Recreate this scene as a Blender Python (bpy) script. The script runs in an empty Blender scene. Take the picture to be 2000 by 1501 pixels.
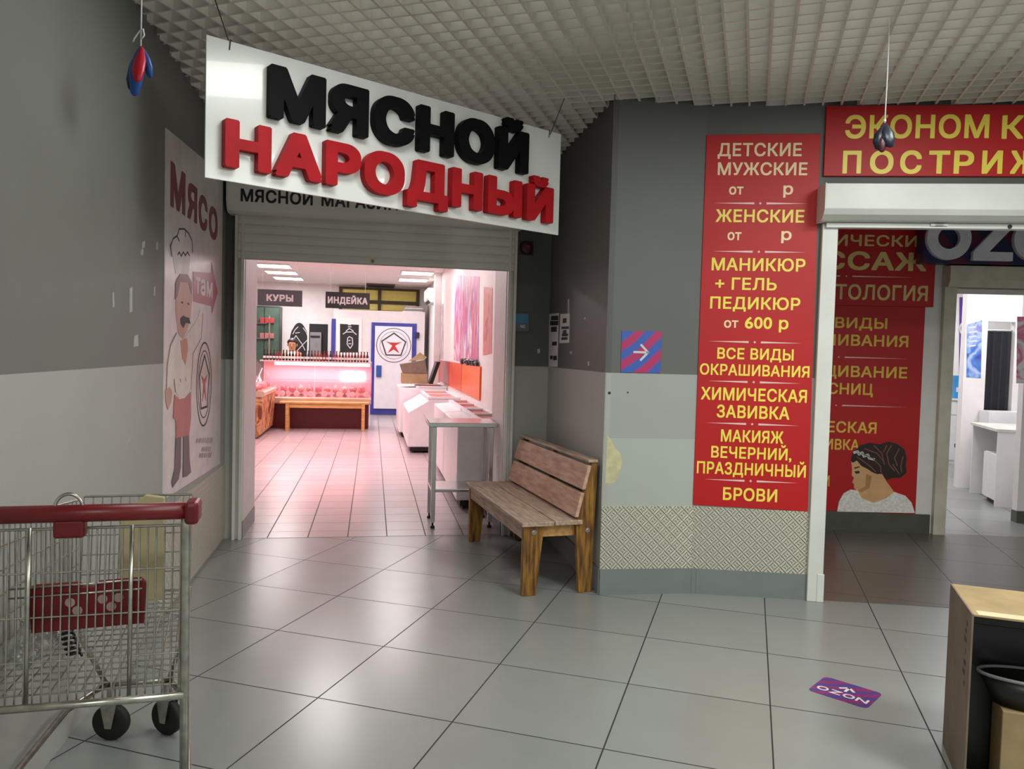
import bpy, bmesh, math, random
import numpy as np
from mathutils import Matrix, Vector

SC = bpy.context.scene
COL = SC.collection
random.seed(7)
R_ = math.radians

# ------------------------------------------------------------------ camera
FPX, PITCH, ROLL, CAMH = 1503.84, .0411475, .0265636, 1.45462
_f = np.array([0, math.cos(PITCH), -math.sin(PITCH)]); _u = np.array([0, math.sin(PITCH), math.cos(PITCH)]); _r = np.array([1., 0, 0])
_r3 = _r * math.cos(ROLL) + _u * math.sin(ROLL); _u3 = -_r * math.sin(ROLL) + _u * math.cos(ROLL)
CM = np.array([_r3, _u3, _f]); CC = np.array([0, 0, CAMH])
cd = bpy.data.cameras.new('camera'); cam = bpy.data.objects.new('camera', cd); COL.objects.link(cam)
cd.sensor_width = 36; cd.lens = FPX * 36 / 2000; cd.clip_start = .05; cd.clip_end = 100
cam.matrix_world = Matrix(((_r3[0], _u3[0], -_f[0], 0), (_r3[1], _u3[1], -_f[1], 0), (_r3[2], _u3[2], -_f[2], CAMH), (0, 0, 0, 1)))
SC.camera = cam

# ------------------------------------------------------------------ light
SC.view_settings.view_transform = 'Standard'; SC.view_settings.look = 'None'
SC.view_settings.gamma = 1; SC.view_settings.use_curve_mapping = False
SC.view_settings.exposure = 0.0
wd = bpy.data.worlds.new('mall_hall'); SC.world = wd; wd.use_nodes = True
wd.node_tree.nodes['Background'].inputs[0].default_value = (.95, 1.0, .96, 1)
wd.node_tree.nodes['Background'].inputs[1].default_value = 0.55

def area(name, loc, size, power, col=(1, 1, 1), rot=(0, 0, 0), size_y=None, spread=180):
    l = bpy.data.lights.new(name, 'AREA'); l.energy = power; l.color = col; l.size = size
    if size_y: l.shape = 'RECTANGLE'; l.size_y = size_y
    l.spread = R_(spread)
    o = bpy.data.objects.new(name, l); COL.objects.link(o); o.location = loc; o.rotation_euler = rot
    return o

# mall ceiling lamps (recessed 60x60 panels along the passage)
for x, y, p in ((0.3, -1.6, 75), (2.6, 1.2, 75), (-0.42, 2.9, 16), (1.5, 2.4, 24), (2.35, 3.0, 26)):
    area('mall_lamp', (x, y, 2.95), .6, p, (.97, 1.0, .95), (0, 0, R_(-17)))

# unseen fill lights added above the open lattice to brighten the ceiling
for x, y, p in ((-.6, 2.9, 5), (1.6, 3.0, 6), (.4, .2, 6), (3.6, 2.2, 6), (-.9, 4.6, 3)):
    area('void_fill', (x, y, 3.38), 1.6, p, (1.0, .985, .94), (0, 0, R_(-17)))

# ------------------------------------------------------------------ frames
class FR:
    """wall-aligned frame: x along the wall to the right, y into the wall, z up"""
    def __init__(s, ox, oy, deg):
        a = R_(deg); s.deg = deg; s.o = np.array([ox, oy, 0.])
        s.x = np.array([math.cos(a), math.sin(a), 0]); s.y = np.array([-math.sin(a), math.cos(a), 0])
    def w(s, u, v, z=0): return s.o + s.x * u + s.y * v + np.array([0, 0, z])
    def l(s, P): d = P - s.o; return np.array([d @ s.x, d @ s.y, P[2]])
    def ray(s, px, py): return np.array([(px - 1000) / FPX, -(py - 750.5) / FPX, 1.0]) @ CM
    def hit(s, px, py, v=0.):
        d = s.ray(px, py); t = ((s.o + s.y * v - CC) @ s.y) / (d @ s.y); q = s.l(CC + t * d); return q[0], q[2]
    def hitu(s, px, py, u=0.):
        d = s.ray(px, py); t = ((s.o + s.x * u - CC) @ s.x) / (d @ s.x); q = s.l(CC + t * d); return q[1], q[2]
    def fl(s, px, py, z=0.):
        d = s.ray(px, py); t = (z - CAMH) / d[2]; q = s.l(CC + t * d); return q[0], q[1]
    def M(s, u=0, v=0, z=0):
        p = s.w(u, v, z); return Matrix.Translation(Vector(p)) @ Matrix.Rotation(R_(s.deg), 4, 'Z')
    def sub(s, u, v, deg): p = s.w(u, v); return FR(p[0], p[1], s.deg + deg)
G0 = FR(0, 0, 0)
S = FR(-2.075, 5.745, 10.3)                       # butcher's shop front
_o = S.w(-.06, 0); L = FR(_o[0], _o[1], 100.3)     # left wall
_o = S.w(2.40, 0); RW = FR(_o[0], _o[1], -79.7)    # return wall behind the bench
A = FR(.561, 4.634, 7.8); B = FR(1.14, 4.712, -6)  # the two faces of the column
W = FR(2.715, 6.604, -3)                           # back wall of the vestibule
T = FR(-.773, 3.147, -17.2)                        # floor tile grid
SG = FR(-1.368, 3.403, 40.2)                       # hanging sign
FP = S.sub(2.25, 0, -90)                           # shop right wall seen from the shop: x = -v

# ------------------------------------------------------------------ materials
MATS = {}
def lin(c):
    if isinstance(c, str): c = tuple(int(c[i:i + 2], 16) / 255 for i in (0, 2, 4))
    return tuple(x / 12.92 if x <= .04045 else ((x + .055) / 1.055) ** 2.4 for x in c) + (1,)
def nt(m): return m.node_tree.nodes, m.node_tree.links
def mat(name, col, rough=.5, metal=0, var=.06, scale=8, bump=0, bscale=60, spec=.5, stretch=None, emit=0, alpha=1, coat=0, col2=None):
    if name in MATS: return MATS[name]
    m = bpy.data.materials.new(name); m.use_nodes = True; N, K = nt(m); b = N['Principled BSDF']
    c = lin(col); b.inputs['Roughness'].default_value = rough; b.inputs['Metallic'].default_value = metal
    b.inputs['Specular IOR Level'].default_value = spec; b.inputs['Coat Weight'].default_value = coat
    tc = N.new('ShaderNodeTexCoord'); mp = N.new('ShaderNodeMapping'); K.new(tc.outputs['Object'], mp.inputs[0])
    if stretch: mp.inputs['Scale'].default_value = stretch
    nz = N.new('ShaderNodeTexNoise'); nz.inputs['Scale'].default_value = scale; nz.inputs['Detail'].default_value = 5; K.new(mp.outputs[0], nz.inputs[0])
    mx = N.new('ShaderNodeMix'); mx.data_type = 'RGBA'
    c2 = lin(col2) if col2 else tuple(x * (1 - 2 * var) for x in c[:3]) + (1,)
    c1 = c if col2 else tuple(min(1, x * (1 + var)) for x in c[:3]) + (1,)
    mx.inputs['A'].default_value = c1; mx.inputs['B'].default_value = c2
    rp = N.new('ShaderNodeValToRGB'); rp.color_ramp.elements[0].position = .35; rp.color_ramp.elements[1].position = .68
    K.new(nz.outputs['Fac'], rp.inputs[0]); K.new(rp.outputs[0], mx.inputs['Factor']); K.new(mx.outputs['Result'], b.inputs['Base Color'])
    if bump:
        n2 = N.new('ShaderNodeTexNoise'); n2.inputs['Scale'].default_value = bscale; K.new(mp.outputs[0], n2.inputs[0])
        bp = N.new('ShaderNodeBump'); bp.inputs['Strength'].default_value = bump; bp.inputs['Distance'].default_value = .01
        K.new(n2.outputs['Fac'], bp.inputs['Height']); K.new(bp.outputs[0], b.inputs['Normal'])
    if emit:
        b.inputs['Emission Color'].default_value = c; b.inputs['Emission Strength'].default_value = emit
    b.inputs['Alpha'].default_value = alpha
    MATS[name] = m; return m
def glassmat(name, col='ffffff', gloss=.1, opac=0.0):
    m = bpy.data.materials.new(name); m.use_nodes = True; N, K = nt(m); N.remove(N['Principled BSDF'])
    t = N.new('ShaderNodeBsdfTransparent'); t.inputs[0].default_value = lin(col)
    g = N.new('ShaderNodeBsdfGlossy'); g.inputs['Roughness'].default_value = .05
    d = N.new('ShaderNodeBsdfDiffuse'); d.inputs[0].default_value = lin('f0eeee')
    a = N.new('ShaderNodeMixShader'); a.inputs[0].default_value = opac; K.new(t.outputs[0], a.inputs[1]); K.new(d.outputs[0], a.inputs[2])
    x = N.new('ShaderNodeMixShader'); x.inputs[0].default_value = gloss; K.new(a.outputs[0], x.inputs[1]); K.new(g.outputs[0], x.inputs[2])
    K.new(x.outputs[0], N['Material Output'].inputs[0]); return m
def math_node(N, K, op, a, b=None):
    n = N.new('ShaderNodeMath'); n.operation = op
    for i, v in enumerate((a, b)):
        if v is None: continue
        if isinstance(v, (int, float)): n.inputs[i].default_value = v
        else: K.new(v, n.inputs[i])
    return n.outputs[0]
def tilemat(name, size, col, grout, gw, rough, ox=0, oy=0, var=.10, tint=None):
    m = bpy.data.materials.new(name); m.use_nodes = True; N, K = nt(m); b = N['Principled BSDF']
    tc = N.new('ShaderNodeTexCoord'); sx = N.new('ShaderNodeSeparateXYZ'); K.new(tc.outputs['Object'], sx.inputs[0])
    e = []; ids = []
    for ax, off in (('X', ox), ('Y', oy)):
        q = math_node(N, K, 'DIVIDE', math_node(N, K, 'SUBTRACT', sx.outputs[ax], off), size)
        fr = math_node(N, K, 'FRACT', q); ids.append(math_node(N, K, 'FLOOR', q))
        e.append(math_node(N, K, 'MINIMUM', fr, math_node(N, K, 'SUBTRACT', 1.0, fr)))
    edge = math_node(N, K, 'MINIMUM', *e)
    g = math_node(N, K, 'LESS_THAN', edge, gw / size / 2)
    cb = N.new('ShaderNodeCombineXYZ'); K.new(ids[0], cb.inputs[0]); K.new(ids[1], cb.inputs[1])
    wn = N.new('ShaderNodeTexWhiteNoise'); K.new(cb.outputs[0], wn.inputs[0])
    nz = N.new('ShaderNodeTexNoise'); nz.inputs['Scale'].default_value = 5; nz.inputs['Detail'].default_value = 6; K.new(tc.outputs['Object'], nz.inputs[0])
    k = math_node(N, K, 'ADD', math_node(N, K, 'MULTIPLY', wn.outputs['Value'], var), math_node(N, K, 'MULTIPLY', nz.outputs['Fac'], .12))
    k = math_node(N, K, 'ADD', k, 1 - var / 2 - .06)
    mx = N.new('ShaderNodeMix'); mx.data_type = 'RGBA'; mx.inputs['A'].default_value = lin(col); mx.inputs['B'].default_value = lin(grout)
    vm = N.new('ShaderNodeVectorMath'); vm.operation = 'SCALE'; vm.inputs[0].default_value = lin(col)[:3]; K.new(k, vm.inputs['Scale'])
    K.new(vm.outputs[0], mx.inputs['A']); K.new(g, mx.inputs['Factor']); K.new(mx.outputs['Result'], b.inputs['Base Color'])
    rr = math_node(N, K, 'ADD', math_node(N, K, 'MULTIPLY', nz.outputs['Fac'], .05), rough - .025)
    rr = math_node(N, K, 'MAXIMUM', rr, math_node(N, K, 'MULTIPLY', g, .8)); rr = math_node(N, K, 'MAXIMUM', math_node(N, K, 'MULTIPLY', g, .8), rough); K.new(rr, b.inputs['Roughness'])
    bp = N.new('ShaderNodeBump'); bp.inputs['Strength'].default_value = .5; bp.inputs['Distance'].default_value = .002; bp.invert = True
    K.new(g, bp.inputs['Height']); K.new(bp.outputs[0], b.inputs['Normal'])
    return m
def wallmat(name, upper, lower, zs=1.35, lit_low=None, z2=.955):
    m = bpy.data.materials.new(name); m.use_nodes = True; N, K = nt(m); b = N['Principled BSDF']; b.inputs['Roughness'].default_value = .55
    ge = N.new('ShaderNodeNewGeometry'); sx = N.new('ShaderNodeSeparateXYZ'); K.new(ge.outputs['Position'], sx.inputs[0])
    nz = N.new('ShaderNodeTexNoise'); nz.inputs['Scale'].default_value = 2.5; nz.inputs['Detail'].default_value = 7; K.new(ge.outputs['Position'], nz.inputs[0])
    mx = N.new('ShaderNodeMix'); mx.data_type = 'RGBA'; mx.inputs['A'].default_value = lin(lower); mx.inputs['B'].default_value = lin(upper)
    K.new(math_node(N, K, 'GREATER_THAN', sx.outputs['Z'], zs), mx.inputs['Factor'])
    out = mx.outputs['Result']
    if lit_low:
        m2 = N.new('ShaderNodeMix'); m2.data_type = 'RGBA'; m2.inputs['B'].default_value = lin(lit_low); K.new(out, m2.inputs['A'])
        K.new(math_node(N, K, 'LESS_THAN', sx.outputs['Z'], z2), m2.inputs['Factor']); out = m2.outputs['Result']
    vm = N.new('ShaderNodeVectorMath'); vm.operation = 'SCALE'; K.new(out, vm.inputs[0])
    K.new(math_node(N, K, 'ADD', math_node(N, K, 'MULTIPLY', nz.outputs['Fac'], .16), .92), vm.inputs['Scale']); K.new(vm.outputs[0], b.inputs['Base Color'])
    n2 = N.new('ShaderNodeTexNoise'); n2.inputs['Scale'].default_value = 180; K.new(ge.outputs['Position'], n2.inputs[0])
    bp = N.new('ShaderNodeBump'); bp.inputs['Strength'].default_value = .15; bp.inputs['Distance'].default_value = .003
    K.new(n2.outputs['Fac'], bp.inputs['Height']); K.new(bp.outputs[0], b.inputs['Normal'])
    return m
def platemat():
    m = bpy.data.materials.new('aluminium_tread_plate'); m.use_nodes = True; N, K = nt(m); b = N['Principled BSDF']
    b.inputs['Metallic'].default_value = .35; b.inputs['Roughness'].default_value = .36; b.inputs['Base Color'].default_value = lin('e4e0cf')
    tc = N.new('ShaderNodeTexCoord'); sx = N.new('ShaderNodeSeparateXYZ'); K.new(tc.outputs['Object'], sx.inputs[0])
    p = .037
    qx = math_node(N, K, 'DIVIDE', sx.outputs['X'], p); qz = math_node(N, K, 'DIVIDE', sx.outputs['Z'], p)
    par = math_node(N, K, 'MODULO', math_node(N, K, 'ADD', math_node(N, K, 'ADD', math_node(N, K, 'FLOOR', qx), math_node(N, K, 'FLOOR', qz)), 1000), 2)
    fx = math_node(N, K, 'SUBTRACT', math_node(N, K, 'FRACT', qx), .5); fz = math_node(N, K, 'SUBTRACT', math_node(N, K, 'FRACT', qz), .5)
    def bar(a, c, s):   # short diagonal ribs, turned in every second cell
        return math_node(N, K, 'SINE', math_node(N, K, 'MULTIPLY', math_node(N, K, 'ADD', a, math_node(N, K, 'MULTIPLY', c, s)), 9.42))
    h1 = bar(fx, fz, 1.0); h2 = bar(fx, fz, -1.0)
    h = math_node(N, K, 'ADD', math_node(N, K, 'MULTIPLY', h1, par), math_node(N, K, 'MULTIPLY', h2, math_node(N, K, 'SUBTRACT', 1.0, par)))
    bp = N.new('ShaderNodeBump'); bp.inputs['Strength'].default_value = 1.0; bp.inputs['Distance'].default_value = .0045
    K.new(h, bp.inputs['Height']); K.new(bp.outputs[0], b.inputs['Normal'])
    return m
def artmat(name, cols, scale, rot=0.6, rough=.4, stretch=(1, 1, 1)):
    m = bpy.data.materials.new(name); m.use_nodes = True; N, K = nt(m); b = N['Principled BSDF']; b.inputs['Roughness'].default_value = rough
    tc = N.new('ShaderNodeTexCoord'); mp = N.new('ShaderNodeMapping'); K.new(tc.outputs['Object'], mp.inputs[0]); mp.inputs['Rotation'].default_value = (0, rot, 0); mp.inputs['Scale'].default_value = stretch
    nz = N.new('ShaderNodeTexNoise'); nz.inputs['Scale'].default_value = scale; nz.inputs['Detail'].default_value = 3; nz.inputs['Distortion'].default_value = 1.2; K.new(mp.outputs[0], nz.inputs[0])
    rp = N.new('ShaderNodeValToRGB'); el = rp.color_ramp.elements
    n = len(cols)
    for i, c in enumerate(cols):
        pos = .3 + .4 * i / (n - 1)
        e = el[i] if i < 2 else el.new(pos)
        e.position = pos; e.color = lin(c)
    for i, e in enumerate(sorted(el, key=lambda e: e.position)): e.color = lin(cols[i])
    K.new(nz.outputs['Fac'], rp.inputs[0]); K.new(rp.outputs[0], b.inputs['Base Color']); return m
def wavemat(name, c1, c2, scale, rot, dist=3, rough=.35, space='Object'):
    m = bpy.data.materials.new(name); m.use_nodes = True; N, K = nt(m); b = N['Principled BSDF']; b.inputs['Roughness'].default_value = rough
    tc = N.new('ShaderNodeTexCoord'); mp = N.new('ShaderNodeMapping'); K.new(tc.outputs[space], mp.inputs[0]); mp.inputs['Rotation'].default_value = rot
    wv = N.new('ShaderNodeTexWave'); wv.inputs['Scale'].default_value = scale; wv.inputs['Distortion'].default_value = dist; wv.inputs['Detail'].default_value = 1; K.new(mp.outputs[0], wv.inputs[0])
    rp = N.new('ShaderNodeValToRGB'); rp.color_ramp.elements[0].position = .45; rp.color_ramp.elements[1].position = .55
    rp.color_ramp.elements[0].color = lin(c1); rp.color_ramp.elements[1].color = lin(c2)
    K.new(wv.outputs['Fac'], rp.inputs[0]); K.new(rp.outputs[0], b.inputs['Base Color']); return m

m_wall = wallmat('two_tone_wall_paint', '5b5c58', 'b0b0ab')
m_walll = wallmat('left_wall_paint_lit', '757772', 'aeaea9')  # same two-tone paint; stronger light on this wall put into its upper tone
m_wallc = wallmat('column_paint_lit_low', '666864', 'a6aaa6', lit_low='b2b8b1')  # lighter low band puts the light on the column into the paint colour
m_floor = tilemat('grey_floor_tiles', .6, '8f928f', '2b2b28', .006, .26)
m_vfloor = tilemat('shaded_vestibule_tiles', .6, '68635d', '2b2a27', .004, .30)  # shade and red-board reflection put into a darker copy of the floor tiles
m_sfloor = tilemat('shop_floor_tiles', .3, 'b8aeae', '5f5556', .008, .24, ox=.25, oy=.2)
m_plate = platemat()
m_skirt = mat('grey_skirting_tile', '7f8583', .35, var=.05, scale=3)
m_dskirt = mat('dark_skirting_tile', '56564f', .4)
m_white = mat('white_paint', 'e9e7e4', .5, var=.02)
m_whitew = mat('shop_white_wall', 'efe9e8', .5, var=.02)
m_lattice = mat('ceiling_lattice_aluminium', 'd4d0c6', .5, var=.03, scale=3)
m_plenum = mat('ceiling_void', '8c8a85', .9)
m_gmetal = mat('grey_painted_metal', 'e0ded6', .4, var=.04, scale=3)
m_rail = mat('pale_grey_rail', 'dfddd6', .4, var=.03, scale=4)
m_wmetal = mat('white_painted_metal', 'dfe0da', .35, var=.03, scale=4)
m_steel = mat('stainless_steel', 'c4c2bf', .22, 1, var=.05, scale=5)
m_chrome = mat('worn_chrome_wire', 'b9b7ad', .3, 1, var=.12, scale=30)
m_signw = mat('glossy_white_sign', 'e2e4e0', .22, var=.01, coat=.3)
m_black = mat('black_plastic', '0f1011', .35)
m_blackg = mat('black_letter_acrylic', '050607', .6, spec=.12)
m_redl = mat('red_letter_acrylic', 'ad0f1a', .55, spec=.2)
m_redp = mat('red_poster_vinyl', 'bf0f12', .5, var=.03, scale=2)
m_yell = mat('yellow_vinyl', 'ffe95c', .4, var=.02)
m_cream = mat('cream_vinyl', 'ffe3b4', .4, var=.02)
m_pinkw = mat('pale_pink_vinyl', 'f2c9c6', .4, var=.02)
m_dred = mat('dark_red_plastic', '6d0913', .38, var=.08, scale=12)
m_rubber = mat('black_rubber', '1d1d1c', .7)
m_card = mat('cardboard', 'a08a64', .75, var=.08, scale=10)
m_cardd = mat('brown_cardboard_side', '7a6a5b', .8, var=.08, scale=10)
m_wood = mat('weathered_plank', 'c9b09c', .55, var=.1, scale=3, stretch=(2, 14, 14), col2='9a7f6b')
m_woodb = mat('pinkish_back_plank', 'd9b49c', .5, var=.1, scale=3, stretch=(2, 12, 12), col2='b48a72')
m_woodd = mat('varnished_leg_wood', 'a5742c', .45, scale=3, stretch=(16, 16, 2), col2='4d3112')
m_woodl = mat('pine_board', 'd9aa6c', .5, scale=3, stretch=(2, 14, 14), col2='c08c4c')
m_emit = mat('lamp_diffuser', 'fff6f4', .5, emit=9, var=0)
m_paper = mat('white_paper', 'd9d7d6', .7, var=.02)
m_ink = mat('printed_ink', '2a2a2c', .6)
m_glass = glassmat('counter_glass', 'fdeef0', .07, .04)
m_clear = glassmat('clear_film', 'e3e5e0', .28, .14)
m_blue = mat('blue_frame', '3a3f9a', .4)
m_navy = mat('navy_panel', '1b2144', .4)
m_skin = mat('skin', 'c98f6c', .55)
m_hair = mat('dark_hair', '241813', .5, scale=40, var=.3)

# ------------------------------------------------------------------ mesh building
WM = {}
class MB:
    def __init__(s, F=G0): s.F = F; s.bm = bmesh.new()
    def face(s, pts):
        try: return s.bm.faces.new([s.bm.verts.new(p) for p in pts])
        except ValueError: return None
    def hexa(s, p):      # 8 points: bottom 4 then top 4
        v = [s.bm.verts.new(q) for q in p]
        for f in ((0, 3, 2, 1), (4, 5, 6, 7), (0, 1, 5, 4), (1, 2, 6, 5), (2, 3, 7, 6), (3, 0, 4, 7)): s.bm.faces.new([v[i] for i in f])
        return s
    def box(s, x0, x1, y0, y1, z0, z1):
        x0, x1 = sorted((x0, x1)); y0, y1 = sorted((y0, y1)); z0, z1 = sorted((z0, z1))
        return s.hexa([(x0, y0, z0), (x1, y0, z0), (x1, y1, z0), (x0, y1, z0), (x0, y0, z1), (x1, y0, z1), (x1, y1, z1), (x0, y1, z1)])
    def extr(s, pts, vec):
        a = [s.bm.verts.new(p) for p in pts]; b = [s.bm.verts.new(tuple(np.array(p) + np.array(vec))) for p in pts]
        n = len(pts); s.bm.faces.new(a); s.bm.faces.new(b[::-1])
        for i in range(n): s.bm.faces.new((a[(i + 1) % n], a[i], b[i], b[(i + 1) % n]))
        return s
    def xz(s, pts, y0, y1): return s.extr([(x, y0, z) for x, z in pts], (0, y1 - y0, 0))
    def yz(s, pts, x0, x1): return s.extr([(x0, y, z) for y, z in pts], (x1 - x0, 0, 0))
    def xy(s, pts, z0, z1): return s.extr([(x, y, z0) for x, y in pts], (0, 0, z1 - z0))
    def tube(s, pts, r, n=8, closed=False, cap=True):
        pts = [Vector(p) for p in pts]; m = len(pts); rings = []
        rad = r if isinstance(r, (list, tuple)) else [r] * m
        up = None
        for i, p in enumerate(pts):
            if closed: t = pts[(i + 1) % m] - pts[i - 1]
            else: t = pts[min(i + 1, m - 1)] - pts[max(i - 1, 0)]
            t.normalize()
            if up is None: up = Vector((0, 0, 1)) if abs(t.z) < .9 else Vector((1, 0, 0))
            a = t.cross(up).normalized(); b = a.cross(t).normalized(); up = b
            rings.append([s.bm.verts.new(p + rad[i] * (a * math.cos(2 * math.pi * k / n) + b * math.sin(2 * math.pi * k / n))) for k in range(n)])
        for i in range(m if closed else m - 1):
            q, w = rings[i], rings[(i + 1) % m]
            for k in range(n): s.bm.faces.new((q[k], q[(k + 1) % n], w[(k + 1) % n], w[k]))
        if cap and not closed: s.bm.faces.new(rings[0][::-1]); s.bm.faces.new(rings[-1])
        return s
    def lathe(s, prof, c=(0, 0, 0), n=14, axis='z'):
        rings = []
        for r, h in prof:
            ring = []
            for k in range(n):
                a = 2 * math.pi * k / n; x, y = r * math.cos(a), r * math.sin(a)
                p = {'z': (x, y, h), 'x': (h, x, y), 'y': (x, h, y)}[axis]
                ring.append(s.bm.verts.new((p[0] + c[0], p[1] + c[1], p[2] + c[2])))
            rings.append(ring)
        for q, w in zip(rings, rings[1:]):
            for k in range(n): s.bm.faces.new((q[k], q[(k + 1) % n], w[(k + 1) % n], w[k]))
        s.bm.faces.new(rings[0][::-1]); s.bm.faces.new(rings[-1]); return s
    def blob(s, c, r, seed=0, amp=.15, sub=2):
        res = bmesh.ops.create_icosphere(s.bm, subdivisions=sub, radius=1)
        rnd = random.Random(seed); ph = [rnd.uniform(0, 6.3) for _ in range(6)]
        for v in res['verts']:
            p = v.co.copy(); k = 1 + amp * (math.sin(3 * p.x + ph[0]) + math.sin(4 * p.y + ph[1]) + math.sin(5 * p.z + ph[2])) / 2
            v.co = Vector((c[0] + p.x * r[0] * k, c[1] + p.y * r[1] * k, c[2] + p.z * r[2] * k))
        return s
    def ring(s, c, r0, r1, y0, y1, n=40, a0=0, a1=360, rz=None):   # flat ring in the x-z plane
        k = 1 if rz is None else rz
        m = n if a1 - a0 < 360 else n
        for i in range(m):
            t0, t1 = R_(a0 + (a1 - a0) * i / m), R_(a0 + (a1 - a0) * (i + 1) / m)
            q = [(c[0] + r * math.cos(t), c[1] + k * r * math.sin(t)) for r, t in ((r0, t0), (r1, t0), (r1, t1), (r0, t1))]
            s.xz(q, y0, y1)
        return s
    def line(s, pts, w, y0, y1):          # stroked polyline in the x-z plane
        for (ax, az), (bx, bz) in zip(pts, pts[1:]):
            dx, dz = bx - ax, bz - az; q = math.hypot(dx, dz)
            if q < 1e-6: continue
            nx, nz = -dz / q * w / 2, dx / q * w / 2; ex, ez = dx / q * w * .25, dz / q * w * .25
            s.xz([(ax + nx - ex, az + nz - ez), (ax - nx - ex, az - nz - ez), (bx - nx + ex, bz - nz + ez), (bx + nx + ex, bz + nz + ez)], y0, y1)
        return s
    def build(s, name, m, parent=None, bevel=0, smooth=False, base=None):
        bm = s.bm; bmesh.ops.recalc_face_normals(bm, faces=bm.faces[:])
        FM = s.F.M()
        for v in bm.verts: v.co = FM @ v.co
        if parent is not None:
            PM = WM[parent.name]; inv = PM.inverted()
        else:
            if base is None:
                c = [v.co for v in bm.verts]
                base = Vector(((min(p.x for p in c) + max(p.x for p in c)) / 2, (min(p.y for p in c) + max(p.y for p in c)) / 2, min(p.z for p in c)))
            else: base = Vector(s.F.w(*base))
            PM = Matrix.Translation(base) @ Matrix.Rotation(R_(s.F.deg), 4, 'Z'); inv = PM.inverted()
        for v in bm.verts: v.co = inv @ v.co
        me = bpy.data.meshes.new(name); bm.to_mesh(me); bm.free()
        if smooth:
            for p in me.polygons: p.use_smooth = True
        me.materials.append(m)
        o = bpy.data.objects.new(name, me); COL.objects.link(o)
        if parent is not None: o.parent = parent
        else: o.matrix_world = PM
        WM[o.name] = PM
        if bevel:
            b = o.modifiers.new('edge', 'BEVEL'); b.width = bevel; b.segments = 2; b.limit_method = 'ANGLE'
        return o
def tag(o, label=None, cat=None, group=None, kind=None):
    for k, v in (('label', label), ('category', cat), ('group', group), ('kind', kind)):
        if v: o[k] = v
    return o
def thing(name, label, cat, F, loc, group=None):
    o = bpy.data.objects.new(name, None); COL.objects.link(o); o.empty_display_size = .1
    o.matrix_world = F.M(*loc); WM[o.name] = F.M(*loc); tag(o, label, cat, group); return o
def struct(name, mb, m, label=None, **k):
    o = mb.build(name, m, **k); o['kind'] = 'structure'
    if label: o['label'] = label
    return o
def dup(o, M, label=None, parent=None):
    c = o.copy(); COL.objects.link(c); c.parent = parent
    if parent is None: c.matrix_world = M; WM[c.name] = M
    if label: c['label'] = label
    for ch in list(o.children): dup(ch, None, None, c)
    return c

# ---- text: glyph outlines thickened and merged into one clean outline
from mathutils.geometry import delaunay_2d_cdt, interpolate_bezier
_fc = {}
def contours(s, space):
    key = (s, space)
    if key in _fc: return _fc[key]
    c = bpy.data.curves.new('t', 'FONT'); c.body = s; c.size = 1; c.space_character = space
    o = bpy.data.objects.new('t', c); COL.objects.link(o); bpy.context.view_layer.update()
    cu = o.to_curve(bpy.context.evaluated_depsgraph_get()); out = []
    for sp in cu.splines:
        q = []; B_ = sp.bezier_points; n = len(B_)
        for k in range(n):
            a, b = B_[k], B_[(k + 1) % n]
            straight = (a.handle_right - a.co).cross(b.co - a.co).length < 1e-5 and (b.handle_left - a.co).cross(b.co - a.co).length < 1e-5
            q += [tuple(p[:2]) for p in ([a.co] if straight else interpolate_bezier(a.co, a.handle_right, b.handle_left, b.co, 6)[:-1])]
        out.append(np.array([p for k, p in enumerate(q) if k == 0 or math.dist(p, q[k - 1]) > 1e-6]))
    o.to_curve_clear(); bpy.data.objects.remove(o); bpy.data.curves.remove(c)
    _fc[key] = out; return out
def outline(s, bold):
    """(verts, triangles, boundary edges) of the string with every stroke thickened by `bold`"""
    key = (s, bold, 'o')
    if key in _fc: return _fc[key]
    cs = contours(s, 1 + 2.2 * bold); d = .72 * bold
    sh = [(0, 0)] if bold == 0 else [(bold, d), (d, bold), (-d, bold), (-bold, d), (-bold, -d), (-d, -bold), (d, -bold), (bold, -d)]
    if bold > .04: sh.append((0, 0))
    V, E, SEG = [], [], []
    for dx, dy in sh:
        seg = []
        for c in cs:
            n0 = len(V); m = len(c); V += [Vector((x + dx, y + dy)) for x, y in c]; E += [(n0 + k, n0 + (k + 1) % m) for k in range(m)]
            a = c + np.array((dx, dy)); seg.append(np.hstack([a, np.roll(a, -1, 0)]))
        SEG.append(np.vstack(seg))
    vo, eo, fo = delaunay_2d_cdt(V, E, [], 0, 1e-6)[:3]
    P = np.array([tuple(v) for v in vo]); Fa = np.array(fo); cen = P[Fa].mean(1); ok = np.zeros(len(Fa), bool)
    for sg in SEG:
        x0, y0, x1, y1 = (sg[:, k][None] for k in range(4)); px, py = cen[:, :1], cen[:, 1:]
        cr = (x1 - x0) * (py - y0) - (px - x0) * (y1 - y0)
        ok |= (((y0 <= py) & (y1 > py) & (cr > 0)).sum(1) - ((y0 > py) & (y1 <= py) & (cr < 0)).sum(1)) != 0
    tri = [tuple(int(k) for k in f) for f in Fa[ok]]; cnt = {}
    for a, b, c in tri:
        for e in ((a, b), (b, c), (c, a)): cnt[e] = 1
    bd = [e for e in cnt if (e[1], e[0]) not in cnt]
    _fc[key] = (P, tri, bd); return _fc[key]
def xr(s, bold=0.): P = np.vstack(contours(s, 1 + 2.2 * bold)); return P[:, 0].min() - bold, P[:, 0].max() + bold
def caps(bold, ch='Н'): P = contours(ch, 1)[0]; return P[:, 1].min() - bold, P[:, 1].max() + bold
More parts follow.
